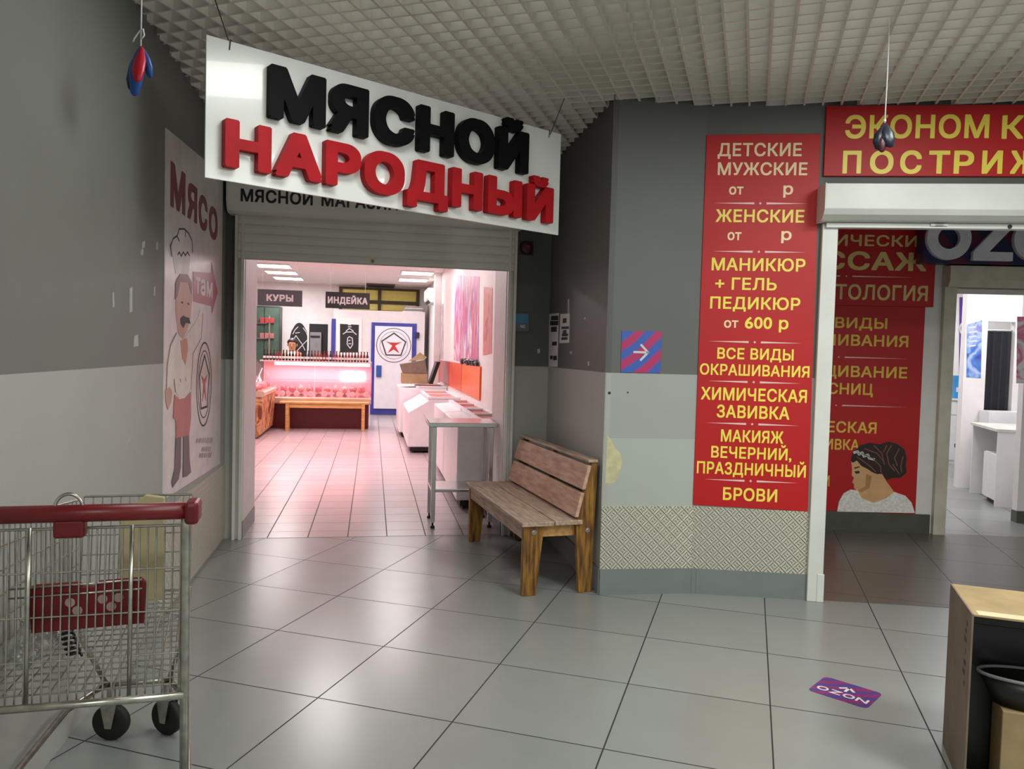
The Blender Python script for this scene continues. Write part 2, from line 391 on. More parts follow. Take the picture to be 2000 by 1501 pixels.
def addtext(mb, s, x0, x1, z0, z1, y, bold=.02, thick=.001, small=False):
    """lettering with capital height z0..z1, spanning x0..x1, front at y - thick"""
    P, tri, bd = outline(s, bold); a, b = xr(s, bold); c0, c1 = caps(bold, 'о' if small else 'Н')
    sx = (x1 - x0) / (b - a); sz = (z1 - z0) / (c1 - c0); used = sorted({k for t in tri for k in t})
    f = {k: mb.bm.verts.new((x0 + (P[k][0] - a) * sx, y - thick, z0 + (P[k][1] - c0) * sz)) for k in used}
    g = {k: mb.bm.verts.new((x0 + (P[k][0] - a) * sx, y, z0 + (P[k][1] - c0) * sz)) for k in {q for e in bd for q in e}}
    for t in tri: mb.bm.faces.new([f[k] for k in t])
    for p, q in bd: mb.bm.faces.new((f[q], f[p], g[p], g[q]))
def pxtext(mb, F, s, px0, px1, py0, py1, off=0., **k):
    """same, its box measured on the photo and carried onto the plane y=off of F"""
    pm, qm = (px0 + px1) / 2, (py0 + py1) / 2
    addtext(mb, s, F.hit(px0, qm, off)[0], F.hit(px1, qm, off)[0], F.hit(pm, py1, off)[1], F.hit(pm, py0, off)[1], off, **k)
def pts(F, q, off=0.): return [F.hit(x, y, off) for x, y in q]

# ================================================================== SETTING
struct('floor', MB(T).box(-9, 9, -9, 14, -.1, 0), m_floor, base=(0, 0, 0))
struct('floor_shop', MB(S).box(-5.0, 2.35, 0.0, 12.2, -.05, .002), m_sfloor, base=(0, 0, 0))
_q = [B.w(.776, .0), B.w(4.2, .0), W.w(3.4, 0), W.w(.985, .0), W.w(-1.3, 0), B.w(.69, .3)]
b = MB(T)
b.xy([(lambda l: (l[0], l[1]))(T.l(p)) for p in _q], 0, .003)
struct('floor_vestibule', b, m_vfloor, 'tiled floor inside the salon doorway, shade put into its darker colour', base=(0, 0, 0))
# left wall
struct('wall_left', MB(L).box(-9, 0.0, 0, .12, 0, 3.4), m_walll, base=(0, 0, 0))
# shop front wall with its opening
b = MB(S); b.box(-.06, .062, 0, .6, 0, 3.4).box(2.055, 2.42, 0, .6, 0, 3.4).box(.062, 2.055, 0, .6, 2.42, 3.4)
struct('wall_front', b, m_wall, base=(0, 0, 0))
b = MB(S); b.box(.062, .07, .02, .6, .13, 2.42).box(2.047, 2.055, .02, .6, .13, 2.42).box(.07, 2.047, .02, .6, 2.41, 2.42)
struct('trim_1', b, m_whitew, 'white lining of the butcher shop opening')
b = MB(S); b.box(.062, .074, .0, .6, 0.0, .13).box(2.043, 2.055, .0, .6, 0.0, .13)
struct('baseboard_opening', b, m_skirt)
# return wall, column, salon front
struct('wall_right', MB(RW).box(-.02, 1.566, 0, .10, 0, 3.4), m_wall, base=(0, 0, 0))
a0 = A.w(0, 0); c0 = B.w(0, 0); b0 = B.w(.69, 0); b1 = B.w(.69, .30); a1 = A.w(.05, .35)
struct('wall_column', MB(G0).xy([(p[0], p[1]) for p in (a0, c0, b0, b1, a1)], 0, 3.4), m_wallc, base=(a0[0], a0[1], 0))
struct('wall_salon', MB(B).box(.69, 4.2, 0, .12, 2.27, 3.4), m_wall, base=(0, 0, 0))
struct('baseboard_column', MB(A).box(.002, .583, -.012, 0, 0, .157), m_skirt)
struct('baseboard_column_right', MB(B).box(.028, .685, -.012, 0, 0, .157), m_skirt)
struct('baseboard_column_corner', MB(B).box(.0, .027, -.0125, 0, 0, .157), m_skirt)
struct('baseboard_right', MB(RW).box(.0, 1.566, -.012, 0, 0, .157), m_skirt)
# vestibule
b = MB(W); b.box(-1.4, .99, 0, .14, 0, 3.4).box(.99, 3.4, 0, .14, 2.08, 3.4)
struct('wall_back', b, m_white, base=(0, 0, 0))
q0 = B.w(.69, .3); q1 = W.w(-1.3, 0)
struct('wall_vestibule_left', MB(G0).xy([(q0[0], q0[1]), (q1[0], q1[1]), (q1[0] - .1, q1[1]), (q0[0] - .1, q0[1])], 0, 3.4), m_white)
q0 = B.w(4.2, .0); q1 = W.w(3.4, 0)
struct('wall_vestibule_right', MB(G0).xy([(q0[0], q0[1]), (q1[0], q1[1]), (q1[0] + .1, q1[1]), (q0[0] + .1, q0[1])], 0, 3.4), m_white)
q = [B.w(.69, .12), B.w(4.2, .12), W.w(3.4, 0), W.w(-1.4, 0)]
struct('ceiling_vestibule', MB(G0).xy([(p[0], p[1]) for p in q], 2.9, 2.95), m_white)
struct('baseboard_back', MB(W).box(-1.3, .895, -.014, 0, 0, .165), m_dskirt)
# mall ceiling: an open square lattice under a void
CZ = 2.97
TC = FR(.952, 3.321, -17.4)
b = MB(TC)
for i in range(-66, 56): b.box(i * .104 - .006, i * .104 + .006, -7.5, 5.2, CZ, CZ + .05)
for j in range(-72, 50): b.box(-6.9, 5.8, j * .104 - .006, j * .104 + .006, CZ + .001, CZ + .05)
struct('ceiling', b, m_lattice, 'open square lattice ceiling', base=(0, 0, CZ))
struct('ceiling_void', MB(TC).box(-9, 9, -9, 9, 3.4, 3.45), m_plenum)
# butcher shop shell
struct('wall_shop_right', MB(S).box(2.25, 2.35, .6, 12.2, 0, 3.0), m_whitew)
struct('wall_shop_back', MB(S).box(-5, 2.35, 12.1, 12.2, 0, 3.0), m_whitew)
struct('wall_shop_left', MB(S).box(-5.1, -5, .5, 12.2, 0, 3.0), m_whitew)
struct('wall_shop_front', MB(S).box(-5.1, -.06, .5, .6, 0, 3.0), m_whitew)
struct('ceiling_shop', MB(S).box(-5.1, 2.35, .6, 12.2, 2.9, 3.0), mat('shop_ceiling_tiles', 'efe2e0', .7, var=.02))
# aluminium kick plates
struct('trim_2', MB(A).box(.001, .583, -.006, 0, .157, .541), m_plate, 'aluminium tread plate on the left face of the column')
struct('trim_3', MB(B).box(-.002, .685, -.006, 0, .157, .541), m_plate, 'aluminium tread plate on the column under the red price board')
struct('trim_4', MB(L).box(-1.81, 0, -.006, 0, 0.02, .57), m_plate, 'aluminium tread plate low on the left wall')

# ================================================================== BUTCHER SHOP FRONT
sh = thing('roller_shutter', 'grey roller shutter half raised over the bright butcher shop doorway', 'shutter', S, (1.05, -.01, 0))
BXY = -.20
prof = [(-.001, 2.76), (BXY, 2.76), (BXY, 2.50), (BXY + .012, 2.46), (BXY + .04, 2.425), (BXY + .075, 2.41), (-.001, 2.41)]
bx = MB(S).yz(prof, -.03, 2.13).build('shutter_box', m_gmetal, sh, bevel=.004)
b = MB(S); b.yz([(y - (.002 if y < -.01 else 0), z + .002) for y, z in prof], -.036, -.03); b.build('box_end_cap', m_rail, bx); b = MB(S); b.yz([(y - (.002 if y < -.01 else 0), z + .002) for y, z in prof], 2.13, 2.136)
b.build('box_end_cap', m_rail, bx)
b = MB(S)
_x0 = S.hit(470, 380, BXY)[0]; _x1 = S.hit(611, 388, BXY)[0]; _k = (_x1 - _x0) / (xr('МЯСНОЙ', .03)[1] - xr('МЯСНОЙ', .03)[0])
_z0 = S.hit(540, 397, BXY)[1]; _z1 = S.hit(540, 372, BXY)[1]
addtext(b, 'МЯСНОЙ', _x0, _x1, _z0, _z1, BXY - .001, bold=.03); b.build('lettering', m_black, bx)
b = MB(S); _x2 = S.hit(628, 390, BXY)[0]; _w = xr('МАГАЗИН', .03); addtext(b, 'МАГАЗИН', _x2, _x2 + (_w[1] - _w[0]) * _k, _z0, _z1, BXY - .001, bold=.03)
b.build('lettering', m_black, bx)
for u0 in (0.0, 2.05):
    b = MB(S); b.box(u0, u0 + .022, -.045, -.001, 0.0, 2.42).box(u0 + .046, u0 + .068, -.045, -.001, 0, 2.42).box(u0, u0 + .068, -.012, -.001, 0, 2.42)
    b.build('guide_rail', m_rail, sh, bevel=.002)
sl = []
z = 2.42
q = []
while z > 2.155:
    q += [(-.030, z), (-.037, z - .012), (-.040, z - .034), (-.037, z - .056), (-.031, z - .064)]; z -= .066
prof = q + [(-.022, z + .002), (-.022, 2.42)]
MB(S).yz(prof, .024, 2.094).build('slat_curtain', m_gmetal, sh)
MB(S).box(.024, 2.094, -.042, -.018, 2.095, z + .004).build('bottom_bar', m_rail, sh, bevel=.003)
b = MB(S); b.lathe([(.014, 0), (.014, .012)], (1.0, -.054, 2.12), axis='y'); b.build('lock_cylinder', mat('brass', 'a08a4a', .35, 1), sh)

# hanging sign with raised letters
SGW = 2.133
sg = thing('hanging_sign', 'big white hanging sign with raised black and red letters in front of the shop', 'sign', SG, (SGW / 2, 0, 2.19))
zt, zb = 2.80, 2.185
MB(SG).box(0, SGW, 0, .012, zb, zt).build('sign_board', m_signw, sg, bevel=.002)
def raised(word, l, r, ltop, lbot, m, bold, lbl):
    u0, u1 = SG.hit(*l, -.045)[0], SG.hit(*r, -.045)[0]
    z1, z0 = SG.hit(*ltop, -.045)[1], SG.hit(*lbot, -.045)[1]
    a, e = xr(word, bold); k = (u1 - u0) / (e - a)
    for i, ch in enumerate(word):
        x1 = xr(word[:i + 1], bold)[1]; ca, ce = xr(ch, bold); x0 = x1 - (ce - ca)
        if i == 0: x0 = a
        b = MB(SG); addtext(b, ch, u0 + (x0 - a) * k, u0 + (x1 - a) * k, z0, z1, -.0015, bold=bold, thick=.045)
        o = b.build('letter', m, sg)
        o['label'] = lbl
raised('МЯСНОЙ', (528, 180), (1033, 300), (531, 124), (531, 227), m_blackg, .055, 'raised black letter')
raised('НАРОДНЫЙ', (440, 280), (1081, 402), (443, 230), (441, 324), m_redl, .055, 'raised red letter')
wl = SG.hit(453, 80); wr = SG.hit(1075, 256)
w0 = SG.w(wl[0], .006, zt - .03); w1 = SG.w(wr[0], .006, zt - .03)
for p, dx, dy in ((w0, -.08, -.05), (w1, .10, -.10)):
    b = MB(G0); b.tube([p, (p[0] + dx, p[1] + dy, CZ + .06)], .0025, 6)
    b.tube([(p[0] - .004, p[1] - .012, p[2] - .01), (p[0], p[1] - .012, p[2] + .035), (p[0], p[1] + .01, p[2] + .035), (p[0], p[1] + .01, p[2])], .003, 6)
    b.build('hanging_wire', mat('brown_wire', '3b2a26', .5), sg)

# chef poster on the left wall
lp = thing('wall_poster', 'tall white poster with a cook and red word on the left wall', 'poster', L, (-1.04, 0, .60))
MB(L).xz([(-1.745, .632), (-.215, .600), (-.215, 2.66), (-1.745, 2.565)], -.004, 0).build('poster_sheet', mat('poster_print_white', 'dcd5d2', .3), lp)
def flat(F, parent, name, polys, m, off, lbl=None, strokes=(), w=.006, rings=()):
    if not polys and not rings:
        for p in strokes: b = MB(F); b.line(pts(F, p, off), w, off - .0012, off); b.build(name, m, parent)
        return
    b = MB(F)
    for p in polys: b.xz(pts(F, p, off), off - .0012, off)
    for p in strokes: b.line(pts(F, p, off), w, off - .0012, off)
    for c, r0, r1 in rings: b.ring(c, r0, r1, off - .0012, off)
    o = b.build(name, m, parent)
    if lbl: o['label'] = lbl
    return o
O1 = -.0045
b = MB(L); _a = L.hit(333, 365, O1); _b = L.hit(424, 432, O1)
for i, (l, r, t, bt) in enumerate(((333, 362, 322, 412), (366, 385, 355, 434), (388, 405, 378, 452), (408, 425, 400, 470))):
    ch = 'МЯСО'[i]; pm = (l + r) / 2
    x0, x1 = L.hit(l, (t + bt) / 2, O1)[0], L.hit(r, (t + bt) / 2, O1)[0]
    addtext(b, ch, x0, x1, L.hit(pm, bt - (3 if i else 0), O1)[1], L.hit(pm, t + 4, O1)[1], O1, bold=.045)
    b.build('letter_print', mat('maroon_print', '7d1226', .35), lp)['label'] = 'maroon printed letter'; b = MB(L)
flat(L, lp, 'arrow_print', [[(377, 530), (413, 533), (413, 512), (425, 570), (414, 612), (413, 598), (377, 588)]], mat('arrow_print_red', 'a83040', .35), O1, 'red printed arrow')
b = MB(L); pxtext(b, L, 'там', 381, 415, 545, 578, O1 - .0014, bold=.03, small=True); b.build('arrow_lettering', mat('print_white', 'e8dcdb', .4), lp)
O2 = O1 - .0014; O3 = O2 - .0014
flat(L, lp, 'hat_print', [[(337, 497), (333, 470), (341, 455), (352, 445), (362, 447), (370, 457), (376, 475), (372, 500), (368, 535), (343, 535)]], mat('print_pale', 'e6e0de', .4), O1, 'white chef hat print')
flat(L, lp, 'hat_outline', [], m_ink, O2, strokes=[[(335, 500), (333, 480), (338, 466), (346, 460), (350, 447), (360, 447), (368, 455), (375, 470), (376, 492)], [(347, 497), (350, 492), (354, 500), (358, 492), (362, 499), (366, 492), (370, 499)], [(346, 462), (350, 470)], [(362, 450), (362, 462)]], w=.008)
flat(L, lp, 'face_print', [[(344, 545), (352, 537), (364, 537), (372, 548), (375, 580), (372, 620), (364, 648), (356, 664), (348, 650), (343, 610)]], mat('print_flesh', 'c9997f', .4), O1, 'printed face')
flat(L, lp, 'hair_print', [[(343, 552), (352, 535), (366, 535), (375, 552), (374, 575), (368, 552), (352, 550), (346, 580), (342, 585)]], mat('print_brown', '6d4a3a', .4), O2)
flat(L, lp, 'moustache_print', [[(352, 622), (358, 616), (363, 619), (369, 620), (372, 632), (363, 630), (358, 640), (353, 632)], [(353, 590), (357, 588), (357, 593)], [(365, 592), (369, 591), (369, 596)]], m_ink, O2)
flat(L, lp, 'jacket_print', [[(345, 650), (358, 664), (368, 648), (385, 622), (390, 605), (396, 612), (393, 660), (377, 690), (373, 760), (350, 776), (343, 765), (340, 740), (332, 765), (325, 760), (327, 712), (333, 675)]], mat('print_ivory', 'e8e0d8', .4), O1, 'printed ivory chef jacket')
flat(L, lp, 'jacket_outline', [], mat('print_grey', '8a7c77', .4), O2, strokes=[[(345, 650), (333, 675), (327, 712), (325, 760)], [(343, 765), (340, 740)], [(373, 760), (377, 690), (393, 660), (396, 612)], [(358, 664), (356, 700)], [(352, 740), (353, 745)], [(362, 738), (363, 743)]], w=.007)  # outline strokes printed around the chef jacket
flat(L, lp, 'neckerchief_print', [[(352, 665), (365, 660), (367, 680), (362, 712), (356, 700)]], mat('print_orange', 'cf8a66', .4), O2)
flat(L, lp, 'apron_print', [[(341, 770), (350, 779), (362, 777), (373, 765), (373, 815), (369, 850), (344, 855), (343, 820), (338, 815)]], mat('print_coral', 'c4645a', .4), O2, 'printed coral apron')
flat(L, lp, 'hand_print', [[(323, 762), (331, 755), (336, 764), (334, 785), (328, 800), (324, 785)]], mat('print_flesh', 'c9997f', .4), O2)
flat(L, lp, 'boots_print', [[(343, 855), (354, 853), (353, 912), (349, 935), (337, 952), (335, 940), (341, 915)], [(358, 852), (369, 850), (370, 895), (373, 922), (365, 930), (357, 932)]], mat('print_charcoal', '4b4347', .4), O2, 'printed dark boots')
_c = L.hit(399, 750, O1); _rx = (L.hit(414, 750, O1)[0] - L.hit(385, 750, O1)[0]) / 2; _rz = (L.hit(399, 668, O1)[1] - L.hit(399, 833, O1)[1]) / 2
b = MB(L)
for r0, r1 in ((.96, 1.0), (.78, .80)): b.ring(_c, _rx * r0, _rx * r1, O2, O1, rz=_rz / _rx)
_pent = [(_c[0] + _rx * .68 * math.sin(t), _c[1] + _rz * .68 * math.cos(t)) for t in [2 * math.pi * k / 5 for k in range(6)]]
b.line(_pent, .014, O2, O1); b.build('quality_mark_print', m_ink, lp)
b = MB(L); b.xz([(_c[0] - _rx * .42, _c[1] + _rz * .22), (_c[0], _c[1] + .03), (_c[0] + _rx * .42, _c[1] + _rz * .22), (_c[0] + .02, _c[1]), (_c[0] + _rx * .25, _c[1] - _rz * .4), (_c[0], _c[1] - _rz * .15), (_c[0] - _rx * .25, _c[1] - _rz * .4), (_c[0] - .02, _c[1])], O2, O1)
b.build('quality_mark_emblem', mat('emblem_red', 'b43a30', .4), lp)
b = MB(L)
for r, (y, x0, x1) in enumerate(((863, 383, 416), (880, 394, 410), (892, 389, 412))):
    rnd = random.Random(r); x = x0
    while x < x1: b.line(pts(L, [(x, y), (x + 1.2, y - 6 - .25 * (x - x0) * .3)], O1), .012, O2, O1); x += rnd.choice((2.2, 3.0))
b.build('small_print', mat('print_mauve', 'a5898c', .4), lp)

# scuffs and paper scraps on the painted walls
m_scrap = mat('torn_white_scrap', 'b9b7b2', .7)
wallL = bpy.data.objects['wall_left']; wallR = bpy.data.objects['wall_right']; wallF = bpy.data.objects['wall_front']; wallC = bpy.data.objects['wall_column']
def scraps(F, parent, quads, off=0.0):
    for q in quads:
        MB(F).xz(pts(F, q, off), off - .0015, off + .001).build('paper_scrap', m_scrap, parent)
scraps(L, wallL, [[(278, 472), (283, 470), (282, 482), (277, 486)], [(275, 488), (280, 486), (279, 497), (275, 498)], [(253, 563), (258, 560), (258, 608), (253, 610)], [(262, 656), (269, 653), (270, 675), (261, 677)], [(305, 474), (308, 472), (308, 486), (305, 488)], [(252, 856), (256, 852), (253, 862), (249, 866)], [(219, 572), (222, 570), (223, 598), (220, 600)], [(300, 560), (303, 558), (303, 576), (300, 578)]])
scraps(S, wallF, [[(1049, 682), (1054, 680), (1055, 688), (1050, 690)], [(1035, 752), (1042, 750), (1042, 755), (1036, 756)]])
scraps(RW, wallR, [[(1109, 585), (1112, 583), (1112, 612), (1109, 612)], [(1148, 706), (1151, 705), (1151, 714), (1148, 714)], [(1110, 770), (1116, 769), (1116, 774), (1110, 774)], [(1124, 772), (1128, 772), (1128, 775), (1124, 775)], [(1113, 686), (1117, 686), (1117, 691), (1113, 690)], [(1141, 620), (1144, 619), (1144, 623), (1141, 623)]])

# notices and small devices in the corner by the shop
def notice(name, label, F, q, lines, cat='notice', group=None, m=None):
    t = thing(name, label, cat, F, (*[float(v) for v in (F.hit(*q[3])[0], 0)], F.hit(*q[3])[1]))
    MB(F).xz(pts(F, q), -.003, -.0006).build('sheet', m or m_paper, t)
    for ax, ay, bx, w in lines: b = MB(F); b.line(pts(F, [(ax, ay), (bx, ay - .5)], -.003), w, -.0042, -.003); b.build('print_line', m_ink, t)
    return t
notice('paper_notice', 'tall white notice with sparse print in the corner by the doorway', RW, [(1073, 613), (1092, 611), (1089, 716), (1072, 716)],
       [(1077, 621, 1090, .035), (1075, 631, 1090, .035), (1077, 643, 1087, .04), (1079, 671, 1087, .03), (1075, 698, 1079, .03), (1081, 699, 1087, .035)])
notice('paper_notice', 'short white notice with close lines, right of the tall notice', RW, [(1095, 613), (1113, 612), (1112, 669), (1093, 670)],
       [(1100, 626, 1106, .035), (1097, 640, 1111, .018), (1100, 648, 1106, .025), (1098, 654, 1109, .02), (1097, 661, 1108, .02)])
t = thing('wall_plate', 'small blue and grey hours plate beside the right shutter rail', 'plate', S, (2.175, 0, 1.62))
_q = pts(S, [(1005, 611), (1033, 611), (1033, 647), (1005, 647)])
MB(S).xz(_q, -.012, -.0006).build('plate_body', mat('plate_grey', '686c6f', .4), t, bevel=.002)
_q = pts(S, [(1007, 613), (1031, 613), (1031, 631), (1007, 631)]); MB(S).xz(_q, -.0135, -.012).build('blue_panel', mat('plate_blue', '3f87b5', .35), t)
b = MB(S); pxtext(b, S, 'час', 1016, 1026, 634, 640, -.0125, small=True); b.build('print', m_paper, t)
t = thing('alarm_bell', 'dark red round alarm sounder high on the wall under the sign', 'alarm', S, (2.195, 0, 2.23))
MB(S).lathe([(.052, -.001), (.055, -.02), (.045, -.045), (.02, -.055)], (2.195, 0, 2.285), axis='y').build('sounder_dome', mat('alarm_red', '4d1216', .4), t)
b = MB(S); b.box(2.142, 2.25, -.008, -.0006, 2.23, 2.34); b.build('back_plate', m_black, t)

# ================================================================== COLUMN: direction sign, price board, torn filler patch
t = thing('direction_sign', 'square pink and blue striped sign with white arrow on the column', 'sign', A, (.217, 0, 1.36))
_q = pts(A, [(1214, 646), (1292, 647), (1290, 728), (1212, 727)])
MB(A).xz(_q, -.004, -.0006).build('sign_plate', wavemat('pink_blue_waves', 'b8336a', '3f62b8', 3.2, (0, R_(-48), 0), 2.2), t)
b = MB(A); _p = lambda *q: b.line(pts(A, q, -.004), .013, -.0052, -.004)
_p((1238, 687), (1264, 688)); _p((1252, 673), (1266, 688.5)); _p((1266, 687.5), (1251, 703)); b.build('arrow', m_paper, t)
MB(A).xz(pts(A, [(1186, 850), (1192, 856), (1200, 872), (1211, 884), (1215, 905), (1207, 932), (1197, 944), (1182, 943)]), -.0015, .001).build('torn_filler_patch', mat('yellow_filler', 'cdc79d', .8, var=.08, scale=20), wallC)
for _x, _y, _r in ((1190, 767, .009), (1226, 766, .005)):
    _h = A.hit(_x, _y); MB(A).lathe([(_r, -.002), (_r, .002)], (_h[0], 0, _h[1]), axis='y').build('drilled_hole', m_ink, wallC)

pb = thing('price_board', 'tall red price board with yellow lines of text on the column', 'sign board', B, (.34, 0, .545))
MB(B).xz(pts(B, [(1380, 264), (1602, 262), (1577, 998), (1353, 985)]), -.008, -.0008).build('board', m_redp, pb, bevel=.0015)
PO = -.0082
def ln(m, s, *k, **kw): b = MB(B); pxtext(b, B, s, *k, PO, **kw); b.build('text_line', m, pb)
ln(m_cream, 'ДЕТСКИЕ', 1402, 1566, 279, 305); ln(m_cream, 'МУЖСКИЕ', 1402, 1577, 317, 342)
ln(m_yell, 'ЖЕНСКИЕ', 1398, 1571, 409, 434); ln(m_yell, 'МАНИКЮР', 1390, 1573, 504, 529); ln(m_yell, '+ ГЕЛЬ', 1397, 1517, 542, 566)
ln(m_yell, 'ПЕДИКЮР', 1387, 1563, 580, 604); ln(m_yell, '600 р', 1455, 1540, 618, 642)
ln(m_yell, 'ВСЕ ВИДЫ', 1401, 1550, 680, 702); ln(m_yell, 'ОКРАШИВАНИЯ', 1367, 1581, 712, 734)
ln(m_yell, 'ХИМИЧЕСКАЯ', 1369, 1576, 758, 783); ln(m_yell, 'ЗАВИВКА', 1400, 1542, 792, 817)
ln(m_yell, 'МАКИЯЖ', 1408, 1530, 840, 864); ln(m_yell, 'ВЕЧЕРНИЙ,', 1389, 1546, 873, 896); ln(m_yell, 'ПРАЗДНИЧНЫЙ', 1361, 1574, 904, 928); ln(m_yell, 'БРОВИ', 1412, 1518, 953, 978)
ln(m_cream, 'от', 1424, 1452, 364, 380, small=True); ln(m_cream, 'р', 1530, 1549, 362, 380, small=True); ln(m_cream, 'от', 1421, 1448, 453, 469, small=True); ln(m_cream, 'р', 1526, 1546, 451, 469, small=True); ln(m_cream, 'от', 1414, 1442, 625, 640, small=True)
def rule(par, F, px, py, hw, off, gap=12, right=True, left=True):
    bb = MB(F)
    c = F.hit(px, py, off); e = F.hit(px + hw, py, off)[0] - c[0]; g = F.hit(px + gap, py, off)[0] - c[0]; d = .006
    if left: bb.xz([(c[0] - e, c[1]), (c[0] - g, c[1] - d), (c[0] - g, c[1] + d)], off - .001, off)
    if right: bb.xz([(c[0] + e, c[1]), (c[0] + g, c[1] + d), (c[0] + g, c[1] - d)], off - .001, off)
    bb.xz([(c[0] + .008 * math.cos(t), c[1] + .008 * math.sin(t)) for t in (0, 1.57, 3.14, 4.71)], off - .001, off)
    bb.build('divider_rule', m_pinkw, par)
for px, py in ((1485, 397), (1482, 491.5), (1474, 668), (1472, 746), (1469, 828), (1466, 939)): rule(pb, B, px, py, 92, PO)

# ================================================================== HAIR SALON FRONT
es = thing('shop_sign', 'wide red sign with yellow capitals above the white roller shutter', 'sign', B, (2.2, 0, 2.552))
MB(B).box(.683, 3.9, -.02, -.0008, 2.552, 2.962).build('sign_board', m_redp, es, bevel=.002)
EO = -.0202
b = MB(B); pxtext(b, B, 'ЭКОНОМ', 1651, 1932, 224, 270, EO, bold=.025); b.build('text_line', m_yell, es)
_x = B.hit(1957, 247, EO)[0]; _z0 = B.hit(1975, 271, EO)[1]; _z1 = B.hit(1975, 225, EO)[1]
b = MB(B); addtext(b, 'КЛАСС', _x, _x + .70, _z0, _z1, EO, bold=.025); b.build('text_line', m_yell, es)
_zz = [B.hit(1800, 339, EO)[1], B.hit(1800, 294, EO)[1]]
for ch, l, r in (('П', 1646, 1682), ('О', 1699, 1745), ('С', 1758, 1800), ('Т', 1814, 1855), ('Р', 1863, 1902), ('И', 1918, 1958), ('Ж', 1973, 2031)):
    b = MB(B); addtext(b, ch, B.hit(l, 317, EO)[0], B.hit(r, 317, EO)[0], _zz[0], _zz[1], EO, bold=.03); b.build('letter', m_yell, es)

ss = thing('roller_shutter', 'white roller shutter box and post framing the salon doorway on the right', 'shutter', B, (2.2, 0, 0))
Y1 = -.17
sx0 = B.hit(1613, 400, Y1)[0]
zt_, zm_, zl_ = B.hit(1800, 358, Y1)[1], B.hit(1800, 408, Y1)[1], B.hit(1800, 430, Y1 + .05)[1]
prof = [(-.001, zt_), (Y1, zt_), (Y1, zm_), (Y1 + .02, zm_ - .03), (Y1 + .06, zl_), (Y1 + .075, zl_ - .004), (-.001, zl_ - .004)]
bx = MB(B).yz(prof, sx0, 3.9).build('shutter_box', m_wmetal, ss, bevel=.003)
MB(B).yz([(y - (.003 if y < -.01 else 0), z + (.003 if z > 2.4 else -.003)) for y, z in prof], sx0 - .006, sx0).build('box_end_cap', m_rail, bx)
MB(B).box(.70, 3.9, -.06, -.002, zl_ - .035, zl_ - .006).build('bottom_bar', m_wmetal, ss, bevel=.002)
b = MB(B)
for px in (1829, 1838): _h = B.hit(px, 437, -.06); b.box(_h[0] - .035, _h[0] + .035, -.072, -.06, zl_ - .022, zl_ - .01)
b.build('bar_lock', m_wmetal, ss)
b = MB(B); _h = B.hit(1972, 443, -.06); b.lathe([(.012, -.064), (.012, -.05)], (_h[0], 0, zl_ - .022), axis='y'); b.build('keyhole', m_ink, ss)
b = MB(B); b.box(.686, .776, -.035, -.001, 0, 2.27).box(.7, .765, -.001, .06, 0, 2.27); b.build('guide_rail', m_wmetal, ss, bevel=.004)
b = MB(B); b.box(.74, .782, -.04, .01, 0, .17); b.build('rail_foot', m_wmetal, ss, bevel=.003)

# vestibule: red boards on the back wall
VO = -.004
ub = thing('salon_board', 'red board headed with massage and cosmetology, below the second dark sign', 'sign board', W, (.3, -.02, 1.93))
MB(W).box(-1.0, .83, -.03, -.0008, 1.934, 2.75).build('board', m_redp, ub, bevel=.002)
VU = -.0305
def rtext(par, m, full, seen, l, r, t, bt, off, **k):     # the photo shows only the end of the word; the rest runs on behind the post
    x0, x1 = W.hit(l, (t + bt) / 2, off)[0], W.hit(r, (t + bt) / 2, off)[0]
    f = xr(full, .02); s_ = xr(seen, .02); kx = (x1 - x0) / (s_[1] - s_[0]); w = (f[1] - f[0]) * kx
    bb = MB(W); addtext(bb, full, x1 - w, x1, W.hit((l + r) / 2, bt, off)[1], W.hit((l + r) / 2, t, off)[1], off, **k); bb.build('text_line', m, par)
m_fc = mat('faded_cream_vinyl', 'e9cf86', .4)
rtext(ub, m_fc, 'КЛАССИЧЕСКИЙ', 'ИЧЕСКИЙ', 1632, 1822, 459, 481, VU); rtext(ub, m_fc, 'МАССАЖ', 'САЖ', 1656, 1810, 492, 528, VU, bold=.03); rtext(ub, m_fc, 'КОСМЕТОЛОГИЯ', 'ТОЛОГИЯ', 1632, 1812, 556, 586, VU)
rule(ub, W, 1653, 539, 130, VU)
lb = thing('salon_board', 'tall red board with a bride portrait seen past the white post', 'sign board', W, (.3, -.01, .15))
MB(W).box(-1.0, .772, -.012, -.0008, .166, 1.933).build('board', m_redp, lb, bevel=.001)
VL = -.0125
m_gv = mat('golden_vinyl', 'f2cf4c', .4)
rtext(lb, m_gv, 'ВСЕ ВИДЫ', 'ВИДЫ', 1631, 1733, 620, 641, VL); rtext(lb, m_gv, 'ОКРАШИВАНИЯ', 'ИВАНИЯ', 1637, 1774, 654, 676, VL)
rtext(lb, m_gv, 'НАРАЩИВАНИЕ', 'ИВАНИЕ', 1637, 1772, 715, 737, VL); rtext(lb, m_gv, 'РЕСНИЦ', 'СНИЦ', 1617, 1705, 748, 770, VL)
rtext(lb, m_gv, 'ХИМИЧЕСКАЯ', 'ЕСКАЯ', 1616, 1712, 823, 845, VL); rtext(lb, m_gv, 'ЗАВИВКА', 'ИВКА', 1612, 1678, 857, 878, VL); rtext(lb, m_gv, 'БРОВИ', 'И', 1609, 1620, 928, 949, VL)
for px, py in ((1638, 697), (1633, 791)): rule(lb, W, px, py, 138, VL)
V2, V3, V4 = VL - .0014, VL - .0028, VL - .0042
z_ = lambda q: [(1560 + x / 3.264, 600 + y / 3.263) for x, y in q]
